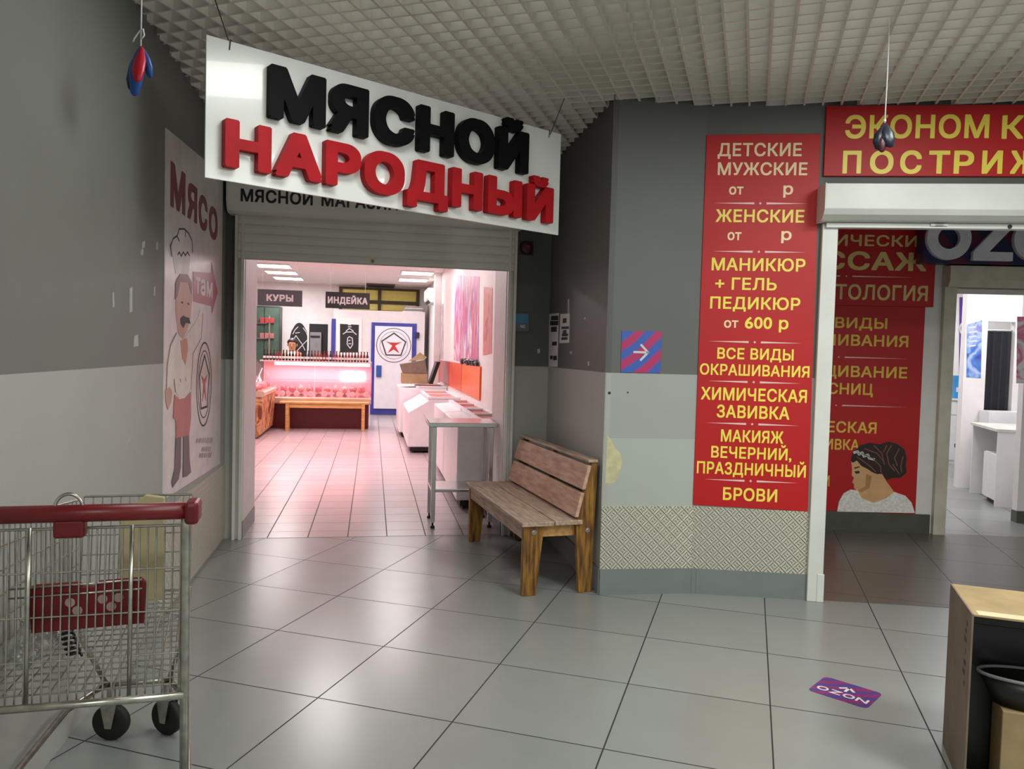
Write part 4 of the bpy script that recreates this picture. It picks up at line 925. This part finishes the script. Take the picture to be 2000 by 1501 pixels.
MB(S).box(-1.53, -1.51, LV0, LV1, .752, 1.262).build('back_panel', m_pink, lc)
b = MB(S); b.xz([(-.66, .752), (-.99, 1.24), (-1.51, 1.24), (-1.51, .752)], LV0 + .001, LV0 + .01); b.build('end_glass', m_glass, lc)
p = S.w(-1.1, 7.2, 1.22); area('counter_lamp', tuple(p), 1.3, 14, (1.0, .66, .70), (0, 0, R_(100.3)), .1)
for i in range(12):
    b = MB(S); b.blob((-.80 - .18 * (i % 2), 6.6 + .115 * i, .80 + .02 * (i % 2)), (.09, .08, .05), 40 + i, .25)
    tag(b.build('meat_cut', m_meatp if i % 3 == 0 else m_meat, None, smooth=True), 'cut of raw meat piled in the left counter', 'meat', 'meat cuts in the left counter')
# hanging name boards
def nameboard(label, word, l, t_px, r, b_px, m, v):
    u0, z1 = S.hit(l, t_px, v); u1, z0 = S.hit(r, b_px, v); cu = (u0 + u1) / 2
    t = thing('hanging_board', label, 'sign', S, (cu, v, z0)); MB(S).box(u0, u1, v, v + .012, z0, z1).build('board', m, t)
    b = MB(S); w = (u1 - u0) * (.30 if len(word) < 5 else .45); h = z1 - z0; addtext(b, word, cu - w, cu + w, z0 + h * .29, z0 + h * .71, v - .0005, bold=.045); b.build('lettering', m_paper, t)
    b = MB(S)
    for u in (u0 + .08, u1 - .08): b.tube([(u, v + .006, z1), (u, v + .006, 2.9)], .003, 5)
    b.build('hanging_wire', m_white, t)
nameboard('grey hanging board with white word, left of the two over the counter', 'КУРЫ', 503, 564, 590, 599, mat('board_grey', '55565a', .5), 7.5)
nameboard('black hanging board with white word before the yellow panels', 'ИНДЕЙКА', 636, 569, 722, 604, mat('board_black', '2b2a2c', .5), 7.5)

# ---- back of the shop: cold room, doorway, glass cabinet
cr = thing('cold_room', 'white cold room with a blue-framed door at the back of the shop', 'cold room', S, (1.1, 11.6, 0))
V = 11.2
MB(S).box(.16, 2.14, V, 12.09, .002, 2.30).build('wall_panel', mat('cold_room_panel', 'e4dcdc', .4, var=.02), cr)
_u0, _z1 = S.hit(726, 629, V - .03); _u1 = S.hit(814, 640, V - .03)[0]
b = MB(S); b.box(_u0, _u0 + .075, V - .03, V - .001, .02, _z1).box(_u1 - .10, _u1, V - .03, V - .001, .02, _z1).box(_u0 + .075, _u1 - .10, V - .03, V - .001, _z1 - .075, _z1).box(_u0 + .075, _u1 - .10, V - .03, V - .001, .02, .15); b.build('door_frame', m_blue, cr)
dr = MB(S).box(_u0 + .076, _u1 - .101, V - .06, V - .001, .151, _z1 - .076).build('door', mat('cold_room_door', 'e9e4ea', .4, var=.02), cr)
_h0 = S.hit(735, 713, V - .09); _h1 = S.hit(745, 736, V - .09); MB(S).box(_h0[0], _h1[0], V - .10, V - .061, _h1[1], _h0[1]).build('handle', mat('handle_blue', '2f5aa0', .3), dr, bevel=.01)
for z in (.55, 1.72): MB(S).box(_u1 - .03, _u1 + .06, V - .06, V - .031, z, z + .13).build('hinge', m_navy, cr)
_cc = S.hit(769, 674, V - .061); _rr = S.hit(803, 674, V - .061)[0] - _cc[0]
b = MB(S); b.ring(_cc, _rr * .96, _rr, V - .063, V - .0605); b.ring(_cc, _rr * .78, _rr * .80, V - .063, V - .0605)
_pent = [(_cc[0] + _rr * .72 * math.sin(a), _cc[1] + _rr * .70 * math.cos(a)) for a in [2 * math.pi * k / 5 for k in range(6)]]
b.line(_pent, .03, V - .064, V - .0605); b.build('quality_mark', mat('mark_ink', '4a4a50', .5), dr)
b = MB(S); c = _cc; r = _rr
b.xz([(c[0] - .46 * r, c[1] + .22 * r), (c[0] - .2 * r, c[1] + .16 * r), (c[0] + .2 * r, c[1] + .16 * r), (c[0] + .48 * r, c[1] + .22 * r), (c[0] + .08 * r, c[1] - .02 * r), (c[0] + .34 * r, c[1] - .46 * r), (c[0], c[1] - .24 * r), (c[0] - .34 * r, c[1] - .46 * r), (c[0] - .08 * r, c[1] - .02 * r)], V - .065, V - .0605); b.build('mark_emblem', mat('mark_red', 'c23a34', .4), dr)
_s0 = S.hit(648, 622, V - .02)[0]; _s1 = S.hit(655, 640, V - .02)[0]
MB(S).box(_s0, _s1, V - .03, V - .001, .3, 2.09).build('blue_strip', m_blue, cr)
wp = thing('chalk_poster', 'black chalk-drawn poster in a white frame left of the blue door', 'poster', S, (.5, V, 1.3))
_q = pts(S, [(656, 622), (707, 622), (706, 698), (656, 698)], V - .02); MB(S).xz(_q, V - .02, V - .001).build('poster_frame', m_white, wp, bevel=.004)
_q = pts(S, [(664, 632), (701, 634), (700, 688), (664, 688)], V - .022); MB(S).xz(_q, V - .0225, V - .0205).build('poster_sheet', mat('chalkboard', '1d1b1c', .6), wp)
b = MB(S); _e = lambda q: b.line(pts(S, q, V - .023), .018, V - .0245, V - .0228)
_e([(676, 646), (682, 641), (690, 646)]); _e([(680, 634), (685, 634)]); _e([(680, 638), (686, 638)]); _e([(670, 652), (676, 648), (690, 648), (696, 653)])
_e([(679, 660), (678, 672), (684, 680), (689, 672), (688, 660), (682, 657), (679, 660)]); _e([(681, 665), (684, 664)]); _e([(681, 671), (686, 671)])
b.build('chalk_drawing', m_paper, wp)
# yellow panels above the cold room
yp = thing('timber_partition', 'yellow partition in a dark timber frame above the cold room', 'partition', S, (1.1, 12.08, 2.3))
_u0 = S.hit(662, 585, 12.05)[0]; _u1 = S.hit(818, 585, 12.05)[0]; _z0 = 2.30; _z1 = 2.86
MB(S).box(_u0, _u1, 12.07, 12.0985, _z0, _z1).build('panel_sheet', mat('yellow_panel', 'f7ea7c', .5, var=.03), yp)
b = MB(S)
for u in (_u0, S.hit(738, 585, 12.05)[0], _u1 - .06): b.box(u, u + .075, 12.03, 12.069, _z0, _z1)
_zm = S.hit(740, 590, 12.05)[1]
b.box(_u0, _u1, 12.032, 12.068, _zm - .04, _zm + .04).box(_u0, _u1, 12.032, 12.068, _z0, _z0 + .05).box(_u0, _u1, 12.032, 12.068, _z1 - .05, _z1); b.build('timber_frame', mat('dark_timber', '4d4432', .6), yp)
for i in range(4):
    b = MB(S); u0 = S.hit(786, 604, 11.5)[0]; b.box(u0 + .02 * i, 2.1 - .02 * (i % 2), 11.35, 11.9, 2.302 + .035 * i, 2.328 + .035 * i)
    tag(b.build('board_sheet', mat('sheet_grey', 'b5adb0', .5) if i % 2 else m_white, None), 'flat pale sheet in the stack on top of the cold room', 'sheet', 'flat sheets on the cold room')
# left back: partition wall with doorway and plaque
b = MB(S); _d0 = S.hit(603, 640, 11.9)[0]; _d1 = S.hit(640, 640, 11.9)[0]; _dz = S.hit(620, 632, 11.9)[1]
dw = thing('service_doorway', 'dark service doorway with a grey appliance inside, behind the bottles', 'doorway', S, ((_d0 + _d1) / 2, 12.0, 0))
MB(S).box(_d0, _d1, 12.07, 12.0985, .01, _dz).build('dark_opening', m_dark, dw)
b = MB(S); b.box(_d0 - .04, _d0, 12.04, 12.0985, .01, _dz + .07).box(_d1, _d1 + .07, 12.04, 12.0985, .01, _dz + .07).box(_d0, _d1, 12.04, 12.0985, _dz, _dz + .07); b.build('door_frame', m_white, dw)
_q0 = S.hit(604, 648, 11.98); _q1 = S.hit(627, 690, 11.98)
fb = thing('tall_fridge', 'grey tall appliance standing in the dark service doorway', 'fridge', S, ((_q0[0] + _q1[0]) / 2, 12.0, 0))
MB(S).box(_q0[0] + .02, _q1[0], 11.98, 12.065, .01, _q0[1]).build('fridge_body', mat('appliance_grey', '8d8a8c', .4), fb)
_q2 = S.hit(612, 655, 11.975); MB(S).box(_q0[0] + .03, _q1[0] - .03, 11.972, 11.9795, _q2[1] - .05, _q2[1]).build('dark_panel', m_dark, fb)
pl = thing('oval_plaque', 'black pointed oval plaque with chalk lettering on the white back wall', 'plaque', S, (-.62, 12.09, 1.3))
_c = S.hit(584, 668, 12.08); b = MB(S); _w = S.hit(602, 668, 12.08)[0] - _c[0]; _hh = S.hit(586, 630, 12.08)[1] - _c[1]
b.xz([(_c[0] + _w * math.sin(a) * (1 if math.cos(a) < .6 else .92), _c[1] + _hh * math.cos(a)) for a in [2 * math.pi * k / 32 for k in range(32)]], 12.075, 12.0985); b.build('plaque_board', mat('chalkboard', '1d1b1c', .6), pl)
b = MB(S)
_f = lambda q: b.line(pts(S, q, 12.074), .017, 12.072, 12.0745)
_f([(572, 652), (576, 644), (582, 638)]); _f([(592, 640), (598, 648), (601, 656)]); _f([(577, 650), (585, 649)]); _f([(574, 662), (578, 655), (590, 672)]); _f([(600, 664), (592, 672), (580, 685)]); _f([(588, 668), (596, 684)]); b.build('chalk_drawing', m_paper, pl)
gc = thing('glass_cabinet', 'tall dark green glass-door cabinet with red packs at the back left', 'cabinet', S, (-1.2, 11.2, 0))
_g0 = S.hit(485, 640, 11.0)[0]; _g1 = S.hit(546, 640, 11.0)[0]; _gz = S.hit(520, 597, 11.0)[1]
b = MB(S); b.box(_g0, _g1, 11.02, 11.5, .01, _gz); b.build('cabinet_body', mat('cabinet_green', '2c3a33', .4), gc)
for k in range(2): u = _g0 + (.02 if k == 0 else (_g1 - _g0) * .52); MB(S).box(u, u + (_g1 - _g0) * .46, 11.0, 11.019, .1, _gz - .04).build('door', mat('cabinet_glass', '4a5f52', .15), gc)
MB(S).box(_g1 - .22, _g1 - .19, 10.985, 10.999, .3, _gz - .2).build('door_handle', m_chrome, gc)
for i in range(6):
    b = MB(S); u = S.hit(507, 640, 10.9)[0] + .10 * (i % 3); z = (S.hit(507, 630, 10.9)[1], S.hit(507, 660, 10.9)[1])[i // 3]
    b.box(u, u + .085, 10.93, 10.998, z, z + .11); tag(b.build('food_pack', mat('pack_red', 'a8383c', .4) if i // 3 == 0 else mat('pack_rose', 'a86a68', .4), None, bevel=.006), ('bright red food pack in the upper row at the dark green cabinet' if i // 3 == 0 else 'dull red food pack in the lower row at the dark green cabinet'), 'pack', 'packs in the upper row' if i // 3 == 0 else 'packs in the lower row')
for z in (S.hit(507, 630, 10.9)[1], S.hit(507, 660, 10.9)[1]): MB(S).box(_g0 + .05, _g1 - .25, 10.92, 10.9995, z - .012, z).build('rack_shelf', m_steel, gc)

# ---- shop assistant behind the counter
def person(u, v, H):
    F_ = FR(*S.w(u, v)[:2], S.deg); t = thing('person', 'shop assistant with dark hair standing behind the bottles of the meat counter', 'person', F_, (0, 0, 0))
    me = bpy.data.meshes.new('body'); bm = bmesh.new()
    J = {}
    def J_(n, p, r, par=None):
        v_ = bm.verts.new(p); J[n] = (v_, r)
        if par: bm.edges.new((J[par][0], v_))
    J_('pelvis', (0, 0, .93), .14); J_('belly', (0, -.01, 1.06), .125, 'pelvis'); J_('chest', (0, 0, 1.22), .14, 'belly'); J_('collar', (0, .01, 1.34), .085, 'chest'); J_('neck', (0, -.005, 1.40), .052, 'collar'); J_('skull', (0, -.02, 1.47), .075, 'neck'); J_('brow', (0, -.02, 1.54), .085, 'skull'); J_('top', (0, -.005, 1.58), .06, 'brow')
    for s_ in (-1, 1):
        a = 'l' if s_ < 0 else 'r'
        J_('sh' + a, (s_ * .17, .01, 1.31), .06, 'collar'); J_('el' + a, (s_ * .23, -.02, 1.04), .045, 'sh' + a); J_('wr' + a, (s_ * .18, -.22, .95), .032, 'el' + a); J_('pa' + a, (s_ * .16, -.29, .94), .036, 'wr' + a)
        for k in range(5): J_('f%d' % k + a, (s_ * (.13 + .016 * k), -.36 + .012 * abs(k - 2), .925), .009, 'pa' + a)
        J_('hi' + a, (s_ * .09, 0, .88), .095, 'pelvis'); J_('kn' + a, (s_ * .1, -.01, .48), .06, 'hi' + a); J_('an' + a, (s_ * .1, .01, .09), .042, 'kn' + a); J_('to' + a, (s_ * .11, -.13, .035), .034, 'an' + a)
    k = H / 1.64
    for v_, r in J.values(): v_.co *= k
    rad = [r * k for _, r in J.values()]; bm.verts.ensure_lookup_table(); bm.to_mesh(me); bm.free()
    o = bpy.data.objects.new('body', me); COL.objects.link(o); o.parent = t; me.materials.append(m_skin)
    sk = o.modifiers.new('skin', 'SKIN'); sk.use_smooth_shade = True
    for sv, r in zip(me.skin_vertices[0].data, rad): sv.radius = (r, r)
    me.skin_vertices[0].data[0].use_root = True
    o.modifiers.new('round', 'SUBSURF').levels = 2; WM[o.name] = WM[t.name]; o.modifiers['round'].render_levels = 2
    b = MB(F_); b.blob((0, .012, 1.555 * k), (.098, .105, .095), 2, .05, 3)
    for v_ in b.bm.verts:
        if v_.co.y < -.045 and v_.co.z < 1.575 * k: v_.co.y = -.045 + (v_.co.y + .045) * .15
    b.build('hair', m_hair, t, smooth=True)
    b = MB(F_); prof = [(.155, .90), (.15, 1.02), (.158, 1.2), (.15, 1.3), (.07, 1.385), (.055, 1.375)]
    b.lathe([(r * k, z * k) for r, z in prof], n=24)
    for v_ in b.bm.verts: v_.co.x *= 1.18; v_.co.y *= .95
    b.build('tunic', mat('white_tunic', 'e8e3e3', .7), t, smooth=True)
    b = MB(F_)
    for s_ in (-1, 1): b.blob((s_ * .031 * k, -.100 * k, 1.525 * k), (.011, .008, .006), s_, 0, 2)
    b.build('eyes', m_ink, t); b = MB(F_); b.blob((0, -.113 * k, 1.49 * k), (.012, .018, .02), 1, 0, 2); b.build('nose', m_skin, t, smooth=True)
    b = MB(F_); b.blob((0, -.098 * k, 1.452 * k), (.022, .01, .006), 1, 0, 2); b.build('mouth', mat('lips', '9a5048', .5), t, smooth=True)
    for s_ in (-1, 1): b = MB(F_); b.blob((s_ * .088 * k, -.015, 1.51 * k), (.012, .02, .03), 1, .05, 2); b.build('ear', m_skin, t, smooth=True)
_pu = S.hit(571, 676, 9.25)[0]; person(_pu, 9.25, 1.62)

# ---- freezers along the right wall
def freezer(label, u0, u1, v0, v1, h, front_h, grp):
    t = thing('chest_freezer', label, 'freezer', S, ((u0 + u1) / 2, (v0 + v1) / 2, 0), grp)
    k = min(.32, (u1 - u0) * .5)
    MB(S).xz([(u0, .09), (u0, front_h), (u0 + k, h - .03), (u1, h - .03), (u1, .09)], v0, v1).build('freezer_body', m_fwhite, t, bevel=.012)
    MB(S).box(u0 + .04, u1 - .02, v0 + .04, v1 - .04, .03, .09).build('plinth', m_dark, t)
    for vv in (v0 + .08, v1 - .12):
        b = MB(S); b.lathe([(.028, -.012), (.028, .012)], (u0 + .08, vv, .031), n=12, axis='x'); b.build('castor', m_rubber, t)
    b = MB(S); z = h - .028; w = .045
    b.box(u0 + k, u1, v0, v0 + w, z, z + .03).box(u0 + k, u1, v1 - w, v1, z, z + .03).box(u0 + k - w, u0 + k, v0, v1, z - .006, z + .03).box(u1 - w, u1, v0 + w, v1 - w, z, z + .03).box(u0 + k, u1 - w, (v0 + v1) / 2 - .02, (v0 + v1) / 2 + .02, z, z + .03)
    fr = b.build('lid_frame', m_fwhite, t, bevel=.004)
    MB(S).box(u0 + k + .002, u1 - w - .002, v0 + w, v1 - w, z + .008, z + .014).build('lid_glass', m_glass, t)
    b = MB(S); b.box(u0 + k + .01, u1 - w - .01, v0 + w + .01, v1 - w - .01, z - .002, z + .002); b.build('frozen_goods', artmat('frozen_packs', ['c9b9a0', 'efe9e2', 'd98a50', 'b9c3c6'], 9, .2, .6), t)
freezer('nearest white chest freezer, behind the steel table', 1.79, 2.245, .95, 2.28, .84, .79, 'chest freezers')
freezer('second white chest freezer along the right shop wall', 1.79, 2.245, 2.32, 3.70, .84, .79, 'chest freezers')
freezer('third white chest freezer with a low sloping front', 1.52, 2.245, 4.86, 6.70, .80, .58, 'chest freezers')
freezer('farthest white chest freezer with boxes on top', 1.46, 2.245, 6.80, 8.30, .86, .82, 'chest freezers')
# cartons heaped on the last freezer
b = MB(S); b.box(1.50, 1.93, 6.95, 7.45, .893, 1.06); o = b.build('carton', m_card, None, bevel=.004); tag(o, 'low brown carton on the farthest freezer', 'carton')
b = MB(S); b.hexa([(1.52, 6.98, 1.065), (1.93, 6.98, 1.065), (1.93, 7.4, 1.065), (1.52, 7.4, 1.065), (1.47, 6.98, 1.21), (1.88, 6.98, 1.29), (1.88, 7.4, 1.29), (1.47, 7.4, 1.21)]); o = b.build('carton', m_cardd, None); tag(o, 'crooked open brown carton on top of the low carton', 'carton')
b = MB(S); b.hexa([(1.60, 6.98, 1.265), (1.87, 6.98, 1.30), (1.87, 7.0, 1.30), (1.60, 7.0, 1.265), (1.80, 7.05, 1.42), (1.92, 7.05, 1.34), (1.92, 7.07, 1.34), (1.80, 7.07, 1.42)]); b.build('lid_flap', m_card, o)
b = MB(S); b.hexa([(1.96, 6.95, .894), (2.02, 6.95, .894), (2.02, 7.4, .894), (1.96, 7.4, .894), (2.08, 6.95, 1.27), (2.14, 6.95, 1.27), (2.14, 7.4, 1.27), (2.08, 7.4, 1.27)]); tag(b.build('folding_panel', m_black, None), 'dark panel leaning beside the crooked carton', 'panel')
# orange boards behind the freezers
FY_ = .03
def rpanel(name, label, cat, v0, v1, z0, z1, m, th=.02, u=2.2485, parts=()):
    t = thing(name, label, cat, S, (u, (v0 + v1) / 2, z0)); MB(S).box(u - th, u, v0, v1, z0, z1).build('sheet', m, t); return t
m_orange = mat('orange_board', 'ff6a00', .3, var=.05, scale=3)
rpanel('advertising_board', 'bright orange board above the nearest freezers', 'board', 2.75, 4.55, .90, 1.285, m_orange)
rpanel('advertising_board', 'orange board further along the freezers, left of the brightest one', 'board', 4.60, 6.3, .90, 1.285, mat('orange_board_dull', 'e8501a', .3, var=.05, scale=3))
rpanel('advertising_board', 'reddish board at the far end of the freezer row', 'board', 6.35, 8.6, .90, 1.285, mat('reddish_board', 'b5473c', .3, var=.05, scale=3))
for i, v in enumerate((3.0, 3.22, 3.5, 3.78, 4.05, 4.4)):
    b = MB(S); b.blob((2.215, v, 1.325), (.03, .09, .038), 60 + i, .3); tag(b.build('dark_packet', m_black, None), 'small dark packet lying on the upper edge of the orange boards', 'packet', 'dark packets on the orange boards')
# murals on the right wall
def fpoly(name, label, q, m):
    t = thing(name, label, 'poster', S, (2.247, S.hitu(*q[2], 2.247)[0], S.hitu(*q[2], 2.247)[1]))
    P = [S.hitu(x, y, 2.2465) for x, y in q]; b = MB(S); b.extr([(2.2465, v, z) for v, z in P], (.0025, 0, 0)); b.build('poster_sheet', m, t)
fpoly('wall_mural', 'tall pink and violet painted picture on the right shop wall', [(888, 537), (936, 540), (934, 714), (886, 703)], artmat('pink_brushwork', ['f1d9d4', 'e8a08c', 'c9417a', 'a96bb5', 'f6ecec', 'd9763f'], 2.6, 1.0, .4, (1, 2.2, .5)))
fpoly('wall_mural', 'narrow red picture on the right shop wall nearest the doorway', [(945, 560), (962, 562), (960, 690), (943, 694)], artmat('red_brushwork', ['c9605c', 'd98a80', 'b5484a'], 3, .2, .4))
fpoly('wall_mural', 'dark mauve picture far along the right shop wall', [(847, 604), (866, 592), (866, 702), (847, 698)], artmat('mauve_brushwork', ['3c3038', 'a898a4', 'd9cfd4', '5a4656'], 4, .6, .4, (1, 2, .5)))
pp = MB(S).box(2.13, 2.246, 8.35, 8.62, .0025, 2.899); struct('trim_5', pp, m_whitew, 'white boxed pipe on the right shop wall')
ac = thing('air_conditioner', 'white air conditioner high on the right shop wall', 'air conditioner', S, (2.15, 9.3, 2.4))
MB(S).xz([(2.247, 2.38), (2.09, 2.38), (2.03, 2.46), (2.03, 2.66), (2.247, 2.66)], 8.9, 9.9).build('unit_body', m_white, ac, bevel=.01)
MB(S).xz([(2.088, 2.379), (2.05, 2.43), (2.046, 2.428), (2.084, 2.375)], 8.95, 9.85).build('louvre', m_dark, ac)

# ================================================================== INNER SHOP ON THE RIGHT (behind the dark sign)
struct('wall_inner_back', MB(W).box(.5, 6.5, 5.3, 5.4, 0, 2.8), m_whitew)
struct('wall_inner_left', MB(W).box(.4, .5, .14, 5.4, 0, 2.8), m_whitew)
struct('wall_inner_right', MB(W).box(6.5, 6.6, .14, 5.4, 0, 2.8), m_whitew)
struct('ceiling_inner', MB(W).box(.4, 6.6, .14, 5.4, 2.75, 2.8), m_white)
for x, y in ((1.7, 1.5), (3.2, 1.6), (2.0, 3.6), (3.6, 4.0)):
    p = W.w(x, y, 2.74); area('inner_lamp', tuple(p), .6, 26, (.98, .99, 1.0), (0, 0, 0))
_n0, _n1, _nz0, _nz1 = 2.716, 3.03, .70, 1.97
b = MB(W); b.box(2.465, _n0, 2.6, 2.7, 0, 2.75).box(_n1, 4.6, 2.6, 2.7, 0, 2.75).box(_n0, _n1, 2.6, 2.7, _nz1, 2.75).box(_n0, _n1, 2.6, 2.7, 0, _nz0); struct('wall_partition', b, m_whitew)
b = MB(W); n = 26
for i in range(n):
    x0, x1 = 2.718 + i * .012, 2.718 + (i + 1) * .012; f = lambda x: 2.66 + .02 * math.sin(x * 75)
    b.hexa([(x0, f(x0), .702), (x1, f(x1), .702), (x1, f(x1) + .004, .702), (x0, f(x0) + .004, .702), (x0, f(x0), 1.86), (x1, f(x1), 1.86), (x1, f(x1) + .004, 1.86), (x0, f(x0) + .004, 1.86)])
cu = thing('curtain', 'dark pleated curtain hanging in the white niche of the inner shop', 'curtain', W, (2.87, 2.66, .702))
b.build('cloth', mat('charcoal_cloth', '25252d', .8), cu); b = MB(W); b.tube([(2.717, 2.66, 1.87), (3.029, 2.66, 1.87)], .008, 8); b.build('rail', m_chrome, cu)
t = thing('wall_poster', 'blue poster with pale bars beside the niche in the inner shop', 'poster', W, (2.57, 2.6, 1.29))
_q = pts(W, [(1889, 634), (1918, 625), (1916, 738), (1888, 736)], 2.595); MB(W).xz(_q, 2.595, 2.5985).build('poster_sheet', artmat('blue_print', ['3f4fb0', '4f7fd0', 'b9c9ee', '6a5ac0'], 5, .3, .35), t)
b = MB(W)
for k in range(5): b.line(pts(W, [(1893, 640 + 9 * k), (1905 + 3 * (k % 2), 638 + 9 * k)], 2.594), .02, 2.593, 2.595)
b.build('pale_bars', m_paper, t)
t = thing('banner', 'narrow purple vertical banner with a white ring on the inner back wall', 'banner', W, (3.66, 5.29, 1.28))
_q = pts(W, [(1875, 580), (1888, 580), (1885, 737), (1874, 737)], 5.28); MB(W).xz(_q, 5.285, 5.2985).build('banner_sheet', mat('purple_banner', '6a3fa0', .4), t)
_c = W.hit(1881, 641, 5.28); b = MB(W); b.ring(_c, .035, .058, 5.281, 5.285, n=24, rz=1.6); b.build('ring_print', m_paper, t)
cb = thing('storage_counter', 'white storage counter along the back of the inner shop', 'counter', W, (3.5, 5.0, 0))
_c0 = W.hit(1843, 780, 4.88)[0] - .3; MB(W).box(_c0, 3.95, 4.9, 5.29, 0, .93).build('counter_body', m_fwhite, cb); MB(W).box(_c0 - .02, 3.97, 4.87, 5.295, .93, .955).build('worktop', m_white, cb)
for k in range(2): MB(W).box(_c0 + .02 + k * .5, _c0 + .50 + k * .5, 4.885, 4.899, .05, .70).build('door', m_fwhite, cb, bevel=.003)
for k in range(2): MB(W).box(_c0 + .02 + k * .5, _c0 + .50 + k * .5, 4.885, 4.899, .72, .915).build('drawer', m_fwhite, cb, bevel=.003)
_x0, _z1 = W.hit(1866, 733, 4.95); _x1 = W.hit(1883, 733, 4.95)[0]
pk = thing('blue_parcel', 'bright blue parcel standing on the white storage counter', 'parcel', W, ((_x0 + _x1) / 2, 5.0, .956))
MB(W).box(_x0, _x1, 4.95, 5.1, .9565, _z1).build('parcel_body', mat('cyan_carton', '2f8fd0', .4), pk, bevel=.004); MB(W).box(_x0 + .02, _x1 - .02, 4.945, 4.95, 1.05, 1.12).build('parcel_label', m_paper, pk)
st = thing('bench_stool', 'white box stool with a dark cushion left of the white desk', 'stool', W, (2.95, 3.5, 0))
SF = W.sub(2.88, 3.28, -19)
b = MB(SF); b.hexa([(.05, 0, 0), (.36, 0, 0), (.36, .74, 0), (.05, .74, 0), (0, 0, .33), (.36, 0, .33), (.36, .74, .33), (0, .74, .33)]); b.build('stool_body', m_fwhite, st); MB(SF).box(-.015, .37, -.015, .755, .331, .385).build('cushion', mat('grey_cushion', '3a3c40', .7), st, bevel=.01)
DF = W.sub(2.227, 1.414, -13)
dk = thing('desk', 'white panel desk in the bright inner shop', 'desk', DF, (.15, .45, 0))
MB(DF).box(-.02, .55, -.02, .90, .775, .805).build('desk_top', mat('desk_top_pale', 'd9d6d0', .4), dk, bevel=.003)
MB(DF).box(0, .52, 0, .02, 0, .774).build('end_panel', m_fwhite, dk); MB(DF).box(0, .52, .85, .87, 0, .774).build('end_panel', m_fwhite, dk); MB(DF).box(.40, .42, .021, .849, .12, .774).build('modesty_panel', m_fgrey, dk)
pc = thing('pedestal_cabinet', 'small white cabinet standing under the white desk', 'cabinet', DF, (.15, .3, 0))
b = MB(DF); b.box(.03, .38, .06, .48, .05, .53); b.build('cabinet_body', m_fwhite, pc, bevel=.003); MB(DF).box(.06, .36, .09, .45, 0.0, .049).build('plinth', m_dark, pc); MB(DF).box(.014, .029, .065, .475, .055, .525).build('door', m_fwhite, pc)
b = MB(W); b.box(2.66, 3.1, 2.38, 2.59, .01, .93); cc = tag(b.build('side_cabinet', m_fwhite, None, bevel=.004), 'white side cabinet below the curtain niche', 'cabinet')
struct('trim_6', MB(W).box(1.985, 3.4, .62, .70, .11, 2.75), m_whitew, 'white screen wall right of the desk'); struct('baseboard_inner', MB(W).box(1.98, 3.4, .61, .70, 0, .11), m_dskirt)
t = thing('wall_art', 'pink brushstroke picture on the white screen wall at the frame edge', 'picture', W, (2.2, .62, 1.3))
_q = pts(W, [(1987, 618), (2040, 618), (2038, 748), (1985, 748)], .615); MB(W).xz(_q, .615, .6185).build('picture_sheet', artmat('pink_strokes', ['f4f2f4', 'f0eef0', 'e070a0', 'f2e6ee', 'cfe3ee'], 4, .5, .4), t)
